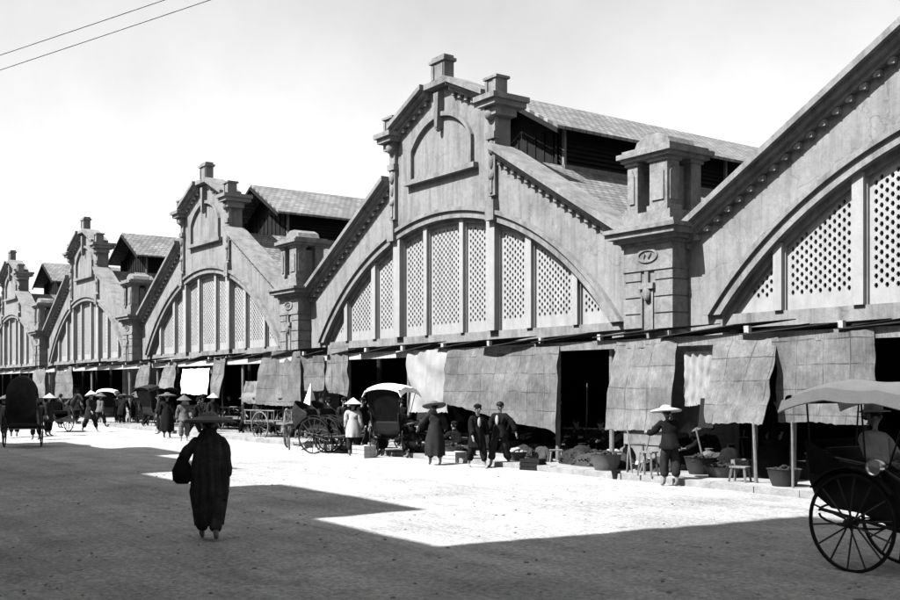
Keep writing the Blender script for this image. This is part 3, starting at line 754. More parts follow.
        for s in (-1, 1):
            bm = bmn(); prism(bm, [(-.62, 1.20), (-.60, 1.0), (-.50, .78), (-.30, .66), (.30, .60), (.62, .50), (.86, .48), (.84, .60), (.66, .74), (.52, .98), (.30, 1.10), (-.2, 1.16)], s*.385-.014, s*.385+.014, 'X'); obj('side_panel', bm, M['lacq'], t)
            bm = bmn(); tube(bm, [(s*.40, -.62, 1.21), (s*.40, -.2, 1.18), (s*.40, .30, 1.12), (s*.40, .54, .99)], .014, 6); obj('armrest', bm, M['spoke'], t, smooth=True)
    else:
        # hood on hoops
        py, pz = -.18, 1.12
        a0, a1 = (205, 28) if not folded else (215, 150)
        if arc: a0, a1 = arc
        def hp(a, u, rr=0):
            a = R(a); rad = .80+rr; h = math.sin(math.pi*u)**.35 if 0 < u < 1 else 0
            x = (-.41+.82*u); r_ = (rad*(.12+.88*h)) if True else rad
            return V(x, py+r_*math.cos(a)*1.02, pz+r_*math.sin(a)*1.0)
        bm = bmn(); nu, nv = 20, 18; g = []
        for j in range(nv+1):
            a = a0+(a1-a0)*j/nv; row = []
            for i in range(nu+1):
                u = i/nu; sag = -.018*abs(math.sin(math.pi*j/nv*4))
                row.append(bm.verts.new(hp(a, u, sag)))
            g.append(row)
        for j in range(nv):
            for i in range(nu): bm.faces.new((g[j][i], g[j][i+1], g[j+1][i+1], g[j+1][i]))
        # keep side of the hood open low down
        dl = [v for v in bm.verts if abs(v.co.x) > .405 and not folded]
        bmesh.ops.delete(bm, geom=dl, context='VERTS')
        geo = bm.faces[:]; bmesh.ops.recalc_face_normals(bm, faces=geo); bmesh.ops.solidify(bm, geom=geo, thickness=.014)
        obj('hood', bm, M[hood], t, smooth=True)
        for a in (((200, 155, 115, 72, 30) if not arc else (163, 128, 95, 60, 24)) if not folded else (210, 180, 152)):
            bm = bmn(); tube(bm, [hp(a, i/14, -.03) for i in range(15)], .010, 6); obj('hood_hoop', bm, M['iron'], t, smooth=True)
    if lamp:
        bm = bmn(); lathe(bm, [(.03, -.10), (.07, -.09), (.085, -.02), (.085, .03), (.075, .03), (.07, .0), (.01, -.01)], 20, ax='X', c=(.50, .30, 1.12)); tube(bm, [(.36, .3, .95), (.46, .3, 1.1)], .012, 6)
        obj('lamp', bm, M['brass'], t, smooth=True)
    return t
def handcart(label, loc, rz, wr=.55, load=None, group='carts standing before the stalls', mm='wood'):
    t = empty('handcart', label, 'cart', loc, rz, group)
    for s in (-1, 1): wheel(t, wr, s*.52, 0, 12, .05, 'wood')
    bm = bmn()
    for s in (-1, 1): beam(bm, (s*.40, -1.1, wr+.1), (s*.36, 1.9, wr+.12), .07, .09)
    for k in range(11): box(bm, -.5, .5, -1.05+k*.17, -1.05+k*.17+.15, wr+.15, wr+.18)
    tube(bm, [(-.52, 0, wr), (.52, 0, wr)], .03, 8)
    obj('bed', bm, M[mm], t)
    for s in (-1, 1):
        bm = bmn(); tube(bm, [(s*.46, -1.05, wr+.55), (s*.46, .8, wr+.55)], .025, 6)
        for k in range(6): tube(bm, [(s*.46, -1.0+k*.35, wr+.16), (s*.46, -1.0+k*.35, wr+.56)], .018, 6)
        obj('side_rail', bm, M[mm], t)
    bm = bmn(); tube(bm, [(.2, 1.7, wr+.1), (.2, 1.65, .0)], .03, 6); obj('prop', bm, M[mm], t)
    return t
def carriage(label, loc, rz, roofm='char', group='carriages standing before the hall', closed=True):
    t = empty('carriage', label, 'carriage', loc, rz, group)
    for s in (-1, 1): wheel(t, .55, s*.68, -.55, 12, .05)
    for s in (-1, 1): wheel(t, .42, s*.64, .85, 10, .05)
    bm = bmn(); box(bm, -.5, .5, -1.05, .55, .70, .80)
    for s in (-1, 1): box(bm, s*.5-.02, s*.5+.02, -1.05, .55, .72, 1.25)
    box(bm, -.5, .5, -1.08, -1.05, .72, 1.25 if not closed else 1.85)
    box(bm, -.48, .48, .55, .58, .72, 1.3)
    box(bm, -.45, .45, .6, 1.05, .95, 1.08); box(bm, -.45, .45, 1.0, 1.35, .60, .64); box(bm, -.45, .45, .6, .64, .6, .95)
    tube(bm, [(-.68, -.55, .55), (.68, -.55, .55)], .03); tube(bm, [(-.64, .85, .42), (.64, .85, .42)], .03); beam(bm, (0, -.7, .62), (0, 1.0, .58), .1, .1)
    for s in (-1, 1):
        for y in (-.55, .85): tube(bm, [(s*.45, y-.4, .68), (s*.45, y, .56), (s*.45, y+.4, .68)], .02, 6)
    obj('body', bm, M['lacq'], t)
    bm = bmn()
    for s in (-1, 1):
        for y in (-1.03, -.5, .03, .55): tube(bm, [(s*.5, y, 1.24), (s*.5, y, 1.92)], .022, 6)
        tube(bm, [(s*.5, 1.05, 1.05), (s*.5, 1.2, 1.88)], .018, 6)
    obj('roof_post', bm, M['lacq'], t)
    bm = bmn(); P = [(-.62+1.24*i/12, 1.92+.14*math.sin(math.pi*i/12)) for i in range(13)]
    prism(bm, P+[(x, z-.03) for x, z in P[::-1]], -1.2, 1.35); obj('roof', bm, M[roofm], t, smooth=True)
    bm = bmn(); box(bm, -.46, .46, -.95, -.6, .98, 1.1); box(bm, -.46, .46, .1, .45, .98, 1.1); obj('seat', bm, M['leather'], t)
    if closed:
        bm = bmn()
        for s in (-1, 1): box(bm, s*.48-.006, s*.48+.006, -1.0, -.55, 1.26, 1.88)
        obj('side_curtain', bm, M['char'], t)
    for s in (-1, 1):
        bm = bmn(); tube(bm, [(s*.38, 1.0, .6), (s*.38, 2.0, .78), (s*.33, 3.0, .92)], .025, 6); obj('shaft', bm, M['lacq'], t)
    return t
# pony
pc = [[(V(0, -.45, 1.0), .22), (V(0, -.1, .98), .235), (V(0, .3, 1.0), .22), (V(0, .5, 1.12), .16), (V(0, .68, 1.36), .105), (V(0, .82, 1.52), .09), (V(0, .95, 1.46), .085), (V(0, 1.08, 1.32), .06), (V(0, 1.16, 1.22), .055)]]
for s in (-1, 1):
    pc.append([(V(0, .3, 1.0), .22), (V(s*.13, .36, .78), .10), (V(s*.14, .38, .48), .055), (V(s*.14, .36, .44), .05), (V(s*.14, .36, .14), .034), (V(s*.14, .40, .04), .05)])
    pc.append([(V(0, -.45, 1.0), .22), (V(s*.13, -.46, .80), .13), (V(s*.14, -.36, .62), .075), (V(s*.14, -.56, .44), .05), (V(s*.14, -.54, .14), .036), (V(s*.14, -.50, .04), .05)])
ME_pony = skin(pc, 2)
def pony(label, loc, rz, group='ponies in the street'):
    t = empty('pony', label, 'pony', loc, rz, group)
    link('body', ME_pony, M['horse'], t)
    bm = bmn()
    for i in range(9):
        a = i/8; c = V(0, .42+.38*a, 1.28+.34*a); beam(bm, c, c+V(.05, -.07, -.16), .03, .09)
    obj('mane', bm, M['hair'], t)
    bm = bmn(); tube(bm, [(0, -.66, 1.08), (0, -.78, .95), (0, -.80, .6), (0, -.77, .38)], .06, 8, r1=.02)
    obj('tail', bm, M['hair'], t)
    bm = bmn()
    for s in (-1, 1): ell(bm, (s*.055, .80, 1.66), (.022, .018, .065))
    obj('ear', bm, M['horse'], t, smooth=True)
    bm = bmn()
    lathe(bm, [(.27, -.04), (.275, 0), (.27, .04)], 20, c=(0, 0, 0), mtx=Matrix.Translation((0, .32, 1.02)) @ Euler((R(80), 0, 0)).to_matrix().to_4x4())
    for s in (-1, 1): tube(bm, [(s*.25, .4, 1.05), (s*.26, -.1, 1.0), (s*.25, -.6, 1.0)], .015, 6)
    obj('harness', bm, M['leather'], t)
    return t
# the large rickshaw at the right edge: its axle points away from the camera
gp = ground(851, 573)
hd = ground(905, 564)-ground(849, 573); ang = math.atan2(hd.y, hd.x)
BL = gp+V(math.cos(ang), math.sin(ang), 0)*.46
rk = rickshaw('large hooded rickshaw with a passenger at the right edge of the street', BL, ang+math.pi, 'cloth_w', lamp=True, canopy=-1)
make_person('passenger in pale jacket seated inside the large hooded rickshaw', BL+V(0, 0, .47), ang+math.pi, SIT, top='light', bottom='char', hat='round', hatmat='straw')
LD = {}
def W(name): return LD[name]
# others in the street ------------------------------------------------------------
FA = R(54)     # facing away down the view
rickshaw('rickshaw with white hood waiting behind the man in the round pale hat', ground(392, 457), R(38), 'cloth_w', canopy=1)
rickshaw('rickshaw with folded dark hood parked behind the pale-hatted man', ground(336, 452), R(-70), 'char', folded=True)
rickshaw('small rickshaw with pale hood on the far side beyond the pale cone hat', ground(108, 425), R(62), 'cloth_w', canopy=1, scale=.9)
rickshaw('low rickshaw with folded black hood half hidden left of the robed woman with outstretched arms', ground(416, 452), R(-160), 'char', folded=True)
handcart('flat handcart with large spoked wheels below the square mat', ground(272, 440), R(-80), .52)
handcart('handcart with high wheels parked beside the standing pony', ground(303, 447), R(-125), .62)
handcart('empty handcart left of the striding hatted man', ground(225, 432), R(-70), .5)
carriage('box carriage with curved dark roof in the middle distance', ground(150, 425), R(80))
rickshaw('dark rickshaw with raised round hood seen from behind at the left edge', ground(23, 447), R(72), 'char', scale=1.2)
carriage('small far carriage under the farthest awning mats', ground(72, 418), R(70))
pony('pony standing in harness before the short reed mat', ground(320, 448), R(-115))
pony('pony standing in the far street to the right of the left-edge rickshaw', ground(66, 424), R(-60))
# triangular white tarpaulin on the high cart
bm = bmn(); b0 = ground(303, 447); P0 = [b0+V(-.75, .2, .85), b0+V(.25, .1, .82), b0+V(.05, .25, 2.05), b0+V(-.5, .9, .85)]
vs = [bm.verts.new(p-b0) for p in P0]; bm.faces.new((vs[0], vs[1], vs[2])); bm.faces.new((vs[0], vs[2], vs[3])); bm.faces.new((vs[1], vs[3], vs[2])); bm.faces.new((vs[0], vs[3], vs[1]))
tag(obj('tarpaulin', bm, M['cloth_w'], None, b0), 'white cloth heaped to a peak on the high-wheeled handcart', 'tarpaulin')
# people --------------------------------------------------------------------------
mp = make_person
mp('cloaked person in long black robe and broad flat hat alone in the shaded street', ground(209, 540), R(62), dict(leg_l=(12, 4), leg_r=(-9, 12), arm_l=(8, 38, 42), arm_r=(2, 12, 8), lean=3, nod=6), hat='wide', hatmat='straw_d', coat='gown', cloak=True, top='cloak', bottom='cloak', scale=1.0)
GP = 'people in the street'
mp('person in black jacket and pale shirt, left of the two walking side by side', ground(477, 468), R(-105), dict(leg_l=(18, 5), leg_r=(-10, 16), arm_l=(-8, 16, 20), arm_r=(14, 8, 30), lean=5, spread=4), top='black', bottom='black', turban=True, coat='tunic', scale=.97, shirt=True, group=GP)
mp('person in open black jacket over white shirt, right of the two walking side by side', ground(500, 467), R(-160), dict(leg_l=(-8, 12), leg_r=(16, 6), arm_l=(-10, 36, 12), arm_r=(14, 10, 26), lean=3, spread=7), top='black', bottom='char', scale=1.0, shirt=True, group=GP)
mp('person in dark robe with broad hat and outstretched arms left of the widest mat', ground(435, 465), R(70), dict(leg_l=(8, 4), leg_r=(-8, 6), arm_l=(35, 30, 40), arm_r=(20, 28, 35), lean=6), top='char', bottom='char', hat='wide', hatmat='straw_d', coat='robe', hat_tilt=-12, scale=.97, group=GP)
mp('person in round pale hat and light jacket, back turned, beside the white-hooded rickshaw', ground(353, 456), R(50), STAND, top='light', bottom='char', hat='cone', hatmat='straw', coat='tunic', scale=.97, group=GP)
mp('bareheaded person in dark clothes standing by the white-hooded rickshaw', ground(372, 455), R(120), WALK, top='black', bottom='char', coat='tunic', scale=.98, group=GP)
mp('rickshaw puller with dark turban between the folded rickshaw and the pale-hatted man', ground(344, 449), R(-100), STAND, top='char', bottom='grey', turban=True, group=GP)
mp('striding person in black tunic and broad hat by the empty handcart', ground(246, 436), R(-75), WALK, top='char', bottom='black', hat='wide', hatmat='straw_d', coat='tunic', hat_tilt=6, group=GP)
mp('person in long black robe and flat hat walking away beyond the foreground figure', ground(167, 438), R(60), STAND, top='black', bottom='black', hat='wide', hatmat='straw_d', coat='robe', scale=1.05, group=GP)
mp('person in grey clothes and hat carrying on beside the black-robed walker', ground(184, 441), R(-110), WALK2, top='grey', bottom='grey', hat='cone', hatmat='straw_d', group=GP)
mp('walking person in charcoal clothes and tilted pale cone hat on the left', ground(90, 432), R(-60), WALK, top='char', bottom='black', hat='cone', hatmat='straw', coat='tunic', scale=1.08, hat_tilt=14, group=GP)
mp('bareheaded person in black seen between the carriage and the cone-hatted walker', ground(60, 428), R(30), STAND, top='black', bottom='black', coat='tunic', group=GP)
mp('barefoot man in wide pale hat, black jacket and dark trousers standing at the kerb', ground(670, 486), R(70), dict(leg_l=(8, 10), leg_r=(-4, 8), arm_l=(40, 12, 45), arm_r=(45, 10, 40), lean=12, nod=14), top='black', bottom='char', hat='wide', hatmat='straw', scale=.98, group=GP)
GL = 'people in the street'
mp('person in black with pale cone hat standing just right of the left-edge rickshaw', ground(48, 436), R(-40), STAND, top='char', bottom='black', hat='cone', hatmat='straw', coat='tunic', group=GL)
mp('dark figure in flat hat at the rear corner of the left-edge rickshaw', ground(4, 438), R(60), WALK, top='black', bottom='black', hat='wide', hatmat='straw_d', coat='tunic', group=GL)
mp('bareheaded figure in grey crossing behind the cone-hatted walker on the left', ground(76, 424), R(-90), WALK2, top='grey', bottom='black', group=GL)
mp('figure in black bending by the small pale-canopied rickshaw', ground(122, 426), R(50), dict(STAND, lean=30), top='black', bottom='black', hat='wide', hatmat='straw_d', coat='tunic', group=GL)
mp('figure in charcoal with cone hat in front of the box carriage', ground(146, 428), R(-60), STAND, top='char', bottom='black', hat='cone', hatmat='straw_d', group=GL)
mp('figure in black leaning over close beside the grey-clothed walker', ground(194, 437), R(-20), dict(WALK, lean=22), top='black', bottom='char', turban=True, coat='tunic', group=GL)
mp('figure in charcoal partly hidden behind the hat of the foreground person', ground(213, 435), R(-100), STAND, top='char', bottom='black', hat='cone', hatmat='straw', coat='tunic', group=GL)
mp('figure in dark clothes behind the rails of the empty handcart', ground(230, 430), R(150), WALK2, top='black', bottom='black', turban=True, coat='tunic', group=GL)
mp('figure in black standing between the flat handcart and the high-wheeled one', ground(287, 440), R(160), STAND, top='black', bottom='black', hat='wide', hatmat='straw_d', coat='tunic', group=GL)
mp('carter in charcoal holding the head of the standing pony', ground(329, 450), R(80), dict(STAND, arm_l=(50, 10, 20)), top='char', bottom='char', turban=True, group=GL)
mp('figure in black robe behind the right wheel of the white-canopied rickshaw', ground(402, 450), R(60), STAND, top='black', bottom='black', turban=True, coat='robe', group=GL)
mp('figure in black squatting between the white-canopied rickshaw and the robed figure', ground(418, 458), R(120), SQUAT, top='black', bottom='black', hat='wide', hatmat='straw_d', group=GL)
mp('stooping figure in dark clothes behind the two walkers', ground(514, 452, .12), R(100), dict(STAND, lean=45), top='black', bottom='black', turban=True, group=GL)
mp('figure in charcoal squatting by the rickshaw with the folded dark hood', ground(350, 446), R(-30), SQUAT, top='char', bottom='black', hat='cone', hatmat='straw_d', group=GL)
rickshaw('rickshaw with folded black hood just right of the left-edge rickshaw', ground(58, 432), R(-80), 'char', folded=True)
rickshaw('rickshaw with folded black hood between two black-robed walkers and the hanging sheet', ground(200, 430), R(-60), 'char', folded=True)
rickshaw('rickshaw with dark canopy behind the black-robed walker', ground(156, 429), R(20), 'char', canopy=1)
rickshaw('rickshaw with folded hood standing behind the flat handcart', ground(254, 434), R(-140), 'char', folded=True)
rickshaw('rickshaw with tipped folded hood overlapping the standing pony', ground(322, 453), R(-60), 'char', folded=True)
mp('figure in black on the far side of the left-edge rickshaw', ground(36, 440), R(100), STAND, top='black', bottom='black', turban=True, coat='tunic', scale=1.05, group=GL)
mp('tall figure in black and flat hat ahead of the left-edge rickshaw', ground(14, 437), R(75), WALK, top='black', bottom='black', hat='wide', hatmat='straw_d', coat='tunic', scale=1.08, group=GL)
mp('person in grey with cone hat left of the small pale-canopied rickshaw', ground(100, 427), R(20), WALK2, top='grey', bottom='char', hat='cone', hatmat='straw_d', group=GL)
mp('bareheaded figure in black right of the small pale-canopied rickshaw', ground(118, 424), R(-130), STAND, top='black', bottom='black', coat='tunic', group=GL)
mp('figure in black with cone hat beyond the front wheel of the box carriage', ground(133, 425), R(-20), WALK, top='black', bottom='black', hat='cone', hatmat='straw_d', group=GL)
mp('bareheaded figure in charcoal left of the long-robed walker', ground(159, 434), R(160), STAND, top='char', bottom='char', coat='tunic', group=GL)
mp('figure in black turban directly below the hanging white sheet', ground(203, 434), R(-150), WALK2, top='black', bottom='black', turban=True, coat='robe', group=GL)
mp('person in charcoal with flat hat beside the flat handcart wheel', ground(259, 438), R(30), STAND, top='char', bottom='black', hat='wide', hatmat='straw_d', coat='tunic', group=GL)
mp('person in black bending over the bed of the flat handcart', ground(273, 437), R(-60), dict(STAND, lean=35), top='black', bottom='black', turban=True, group=GL)
mp('bareheaded figure in black behind the high-wheeled handcart', ground(297, 441), R(-100), WALK, top='black', bottom='char', coat='tunic', group=GL)
mp('figure in black with cone hat beyond the pony', ground(310, 441), R(140), STAND, top='black', bottom='black', hat='cone', hatmat='straw_d', coat='tunic', group=GL)
mp('dark-robed figure close behind the pale-hatted man', ground(362, 450), R(-70), STAND, top='black', bottom='black', turban=True, coat='robe', group=GL)
mp('figure in charcoal with cone hat left of the white-canopied rickshaw wheel', ground(380, 456), R(100), STAND, top='char', bottom='black', hat='cone', hatmat='straw_d', coat='tunic', group=GL)
mp('bareheaded figure in black at the right of the pale curved cloth', ground(450, 452), R(150), STAND, top='black', bottom='black', coat='tunic', group=GL)
mp('figure in black squatting at the kerb between the robed figure and the two walkers', ground(459, 458), R(90), SQUAT, top='black', bottom='black', turban=True, group=GL)
GS = 'stallholders beneath the awning'
mp('stallholder squatting in dark clothes in the black opening right of the widest mat', ground(584, 456, .12), R(170), SQUAT, top='char', bottom='black', turban=True, group=GS)
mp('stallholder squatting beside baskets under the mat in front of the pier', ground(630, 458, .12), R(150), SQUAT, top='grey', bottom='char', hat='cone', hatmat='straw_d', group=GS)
mp('stallholder standing in black in the shade left of the sloping mat', ground(688, 462, .12), R(200), STAND, top='black', bottom='black', turban=True, coat='tunic', group=GS)
mp('stallholder sitting low in charcoal under the sloping mat', ground(718, 466, .12), R(160), SQUAT, top='char', bottom='char', turban=True, group=GS)
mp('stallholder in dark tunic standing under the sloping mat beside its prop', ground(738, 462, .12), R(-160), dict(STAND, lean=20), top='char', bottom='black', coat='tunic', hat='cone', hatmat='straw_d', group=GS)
mp('stallholder standing in black between the sloping mat and the wide mat', ground(779, 470, .12), R(170), STAND, top='black', bottom='black', turban=True, coat='tunic', group=GS)
mp('stallholder squatting in the shade below the widest mat', ground(540, 452, .12), R(180), SQUAT, top='char', bottom='black', hat='cone', hatmat='straw_d', group=GS)
mp('stallholder bending over goods below the left end of the widest mat', ground(458, 446, .12), R(160), dict(STAND, lean=40, arm_l=(60, 10, 10), arm_r=(55, 10, 15)), top='grey', bottom='char', hat='cone', hatmat='straw', group=GS)
mp('stallholder in charcoal squatting at the left of the pier mat', ground(606, 458, .12), R(190), SQUAT, top='char', bottom='black', group=GS)
mp('stallholder in black stooping under the pier mat', ground(652, 460, .12), R(120), dict(STAND, lean=50), top='black', bottom='black', turban=True, group=GS)
mp('stallholder in black squatting at the front edge of the sloping mat stall', ground(699, 470, .12), R(170), SQUAT, top='black', bottom='black', hat='cone', hatmat='straw_d', group=GS)
mp('bareheaded stallholder in black behind the widest mat right end', ground(560, 448, .12), R(150), STAND, top='black', bottom='black', coat='tunic', group=GS)
# foreground bag
bm = bmn(); rings(bm, [(-.14, .10, .07, 0, 0), (-.10, .16, .11, 0, 0), (.02, .17, .12, 0, 0), (.12, .11, .08, 0, 0), (.17, .04, .03, 0, 0), (.21, .05, .04, 0, 0)], fold=.1)
fp = ground(209, 540)
tag(obj('bag', bm, M['black'], None, fp+V(-math.cos(R(62))*.33, -math.sin(R(62))*.33, .86), smooth=True), 'black cloth bag held at the left side of the cloaked person', 'bag')
# goods on the pavement ------------------------------------------------------------
def basket(label, px, py, r=.28, h=.26, m='basket', fill='goods', group='baskets of goods on the pavement', z0=.12):
    p = ground(px, py, z0); t = empty('basket', label, 'basket', p, random.random()*3, group)
    bm = bmn(); lathe(bm, [(r*.7, 0), (r*.85, h*.4), (r, h), (r+.015, h+.015), (r-.02, h+.005), (r-.04, h*.6), (.02, h*.55)], 24, wob=.015); obj('wall', bm, M[m], t, smooth=True)
    if fill:
        bm = bmn()
        for k in range(34):
            a = random.random()*6.28; q = r*.8*random.random()**.6; s = random.uniform(.035, .07)
            ell(bm, (q*math.cos(a), q*math.sin(a), h*.8+.12*(1-q/r)*random.random()+.02), (s, s*random.uniform(.7, 1.1), s*.8), n=5)
        obj('contents', bm, M[fill], t, smooth=fill != 'goods')
    return t
def stool(label, px, py, h=.42, w=.34, z0=.12, m='wood', group='stools and low tables at the stalls'):
    t = empty('stool', label, 'stool', ground(px, py, z0), random.random(), group)
    bm = bmn(); box(bm, -w/2, w/2, -w/3, w/3, h-.03, h); obj('seat', bm, M[m], t)
    for a in (-1, 1):
        for b in (-1, 1):
            bm = bmn(); beam(bm, (a*w*.5, b*w*.34, 0), (a*w*.38, b*w*.24, h-.03), .035, .035); obj('leg', bm, M[m], t)
    return t
def trestle(label, px, py, w=1.5, d=.6, h=.62, m='wood', group='low trestle tables at the stalls'):
    t = empty('trestle_table', label, 'table', ground(px, py, .12), R(random.uniform(-4, 4)), group)
    bm = bmn()
    for k in range(4): box(bm, -w/2, w/2, -d/2+k*d/4, -d/2+(k+1)*d/4-.01, h-.03, h, j=.004)
    obj('tabletop', bm, M[m], t)
    for a in (-1, 1):
        for b in (-1, 1):
            bm = bmn(); beam(bm, (a*w*.42, b*d*.46, 0), (a*w*.40, b*d*.36, h-.03), .045, .045); obj('leg', bm, M[m], t)
    return t
def crate(label, px, py, w=.5, d=.35, h=.3, m='wood', z0=.12, rz=.1, group=None):
    bm = bmn()
    for k in range(3): box(bm, -w/2, w/2, -d/2, -d/2+.015, k*h/3+.005, (k+1)*h/3-.008); box(bm, -w/2, w/2, d/2-.015, d/2, k*h/3+.005, (k+1)*h/3-.008); box(bm, -w/2, -w/2+.015, -d/2+.016, d/2-.016, k*h/3+.005, (k+1)*h/3-.008); box(bm, w/2-.015, w/2, -d/2+.016, d/2-.016, k*h/3+.005, (k+1)*h/3-.008)
    box(bm, -w/2+.016, w/2-.016, -d/2+.016, d/2-.016, .02, h-.03)
    return tag(obj('crate', bm, M[m], None, ground(px, py, z0), rz), label, 'crate', group)
def jar(label, px, py, r=.17, h=.4, z0=.12, group='dark jars at the stalls'):
    bm = bmn(); lathe(bm, [(r*.55, 0), (r*.9, h*.3), (r, h*.6), (r*.75, h*.85), (r*.5, h*.92), (r*.58, h), (r*.45, h), (r*.4, h*.9)], 20)
    return tag(obj('jar', bm, M['clay'], None, ground(px, py, z0), smooth=True), label, 'jar', group)
crate('dark box on the road edge right of the two walkers', 533, 470, .52, .35, .27, 'dark', 0, .35)
bm = bmn(); lathe(bm, [(.07, 0), (.1, .16), (.105, .17), (.09, .165), (.07, .05)], 16); tag(obj('bucket', bm, M['iron'], None, ground(616, 479, .0), smooth=True), 'small dark bucket on the road below the pier mat', 'bucket')
basket('round basket of greens at the front of the black opening', 566, 460)
basket('wide old basket heaped with greens in the middle of the black opening', 596, 462, .36, .24, 'basket_d')
basket('basket of pale fruit at the left of the pier mat', 612, 461, .26, .22, fill='fruit')
basket('large woven basket below the left edge of the pier mat', 606, 470, .34, .34, 'basket', 'goods')
basket('flat tray basket on the pavement under the pier mat', 650, 470, .4, .12, 'basket', 'fruit')
basket('deep dark basket right of the man in the wide pale hat', 700, 474, .32, .34, 'basket_d')
basket('low basket of greens under the sloping mat', 722, 477, .36, .2)
basket('round basket under the wide mat behind the hooded rickshaw', 784, 486, .3, .3, 'basket_d')
basket('basket of pale fruit left of the dark box', 515, 460, .3, .2, fill='fruit')
basket('dark basket behind the dark box on the road', 549, 457, .3, .28, 'basket_d')
basket('basket of greens behind the robed woman with outstretched arms', 452, 456, .32, .25)
basket('shallow basket in front of the pale curved cloth', 424, 452, .36, .16, 'basket', 'fruit')
basket('round dark basket just right of the two walkers', 517, 452, .3, .3, 'basket_d')
basket('old basket beneath the short reed mat', 380, 448, .3, .3, 'basket_d')
stool('tall stool beneath the pier mat', 636, 472, .62, .36)
stool('stool with splayed legs left of the wide-hatted man', 648, 476, .5, .34)
stool('low stool on the pavement beside the sloping mat prop', 740, 482, .3, .34)
stool('low stool behind the dark box', 556, 462, .3, .3)
trestle('long low table in the stall below the sloping mat', 712, 461, 1.8)
trestle('table with goods in the black opening', 590, 450, 1.7)
trestle('low table below the widest mat', 520, 448, 1.8, .6, .45, 'wood')
trestle('low table below the left end of the widest mat', 425, 447, 1.6, .6, .45, 'wood')
crate('crate beneath the sloping mat by its prop', 745, 476, .4, .4, .34, 'wood')
crate('grey crate below the widest mat', 535, 455, .6, .4, .3, 'wood')
crate('pale crate on the pavement left of the two walkers', 452, 462, .7, .4, .28, 'pale', 0)
crate('pale crate at the feet of the pale-hatted man', 364, 458, .55, .4, .35, 'pale', 0)
crate('grey crate below the pier mat', 622, 452, .5, .4, .3, 'wood')
jar('dark jar at the left of the sloping mat', 694, 462)
jar('tall dark jar in the black opening', 574, 449, .2, .6)
jar('squat dark jar under the pier mat', 641, 455, .22, .36)
jar('dark jar beside the pale fruit in the black opening', 603, 455, .15, .34)
def sack(label, px, py, r=.26, h=.5, m='char', z0=.12):
    bm = bmn(); rings(bm, [(0, r*.8, r*.7, 0, 0), (.06, r, r*.85, 0, 0), (h*.5, r*1.02, r*.85, .02, 0), (h*.8, r*.7, r*.55, 0, .01), (h*.9, r*.3, r*.25, 0, 0), (h, r*.42, r*.3, 0, 0)], fold=.07)
    return tag(obj('sack', bm, M[m], None, ground(px, py, z0), random.random()*3, smooth=True), label, 'sack', 'tied sacks at the stalls')
sack('dark tied sack below the right end of the widest mat', 548, 450, .3, .6)
sack('dark sack in the middle of the black opening', 582, 462, .26, .45)
sack('grey sack left of the tall stool', 627, 466, .24, .5, 'grey')
sack('black sack right of the man in the wide pale hat', 684, 470, .28, .6, 'black')
sack('sack propped at the front of the sloping mat stall', 709, 472, .26, .5, 'grey')
sack('black sack under the sloping mat near its prop', 730, 474, .3, .62, 'black')
sack('tall dark sack between the sloping mat and the wide mat', 768, 478, .28, .75, 'black')
sack('dark sack on the pavement behind the two walkers', 490, 450, .3, .6)
sack('dark sack under the pale curved cloth', 436, 446, .3, .6)
sack('dark sack left of the pier mat stool', 618, 458, .3, .55, 'black')
GB = 'bamboo poles leaning in the stalls'
def pole_(label, px, py, h, tx, ty=0.0, r_=.025, m='wood'):
    bm = bmn(); tube(bm, [(0, 0, 0), (tx*.5, ty*.5+.01, h*.5), (tx, ty, h)], r_, 7, r1=r_*.7)
    return tag(obj('bamboo_pole', bm, M[m], None, ground(px, py, .12), smooth=True), label, 'pole', GB)
pole_('thin upright pole standing in the black opening', 586, 452, 1.9, .05, .0, .03)
pole_('pole slanting to the left beside the tall stool', 632, 473, 1.0, -.25, .1, .02, 'wood')
pole_('pole slanting to the right beside the tall stool', 640, 473, 1.0, .25, .1, .02, 'wood')
pole_('pole propping the left edge of the sloping mat', 706, 474, .95, -.1, -.2, .025, 'wood')
pole_('thick prop under the right edge of the sloping mat', 756, 483, 1.12, .02, -.1, .04, 'wood')
pole_('thin prop left of the hooded rickshaw', 793, 488, 1.2, .05, -.1, .028, 'wood')
pole_('dark pole leaning below the widest mat', 500, 452, 1.3, .5, .1)
def bundle(label, px, py, w=.6, h=.28, m='goods', rz=0):
    bm = bmn()
    rings(bm, [(0, w*.5, .22, 0, 0), (h*.4, w*.46, .2, 0, 0), (h*.75, w*.3, .14, .03, 0), (h*.9, w*.1, .06, .03, 0)], fold=.12)
    for v in bm.verts: v.co += V(NZ.noise(v.co*9), NZ.noise(v.co*9+V(5, 0, 0)), .8*NZ.noise(v.co*9+V(0, 7, 0)))*.06
    for q in range(46):
        u = random.uniform(-1, 1); a = V(u*w*.42, random.uniform(-.17, .1), h*(.72-.55*abs(u))*random.uniform(.5, 1)); d_ = V(random.uniform(-.14, .14), random.uniform(-.14, .05), random.uniform(0, .1)); tube(bm, [a-d_*.5, a+d_*.3, a+d_+V(0, 0, -.02)], .026, 5, r1=.01)
    return tag(obj('bundle', bm, M[m], None, ground(px, py, .12), rz), label, 'bundle', 'bundles of greens and firewood at the stalls')
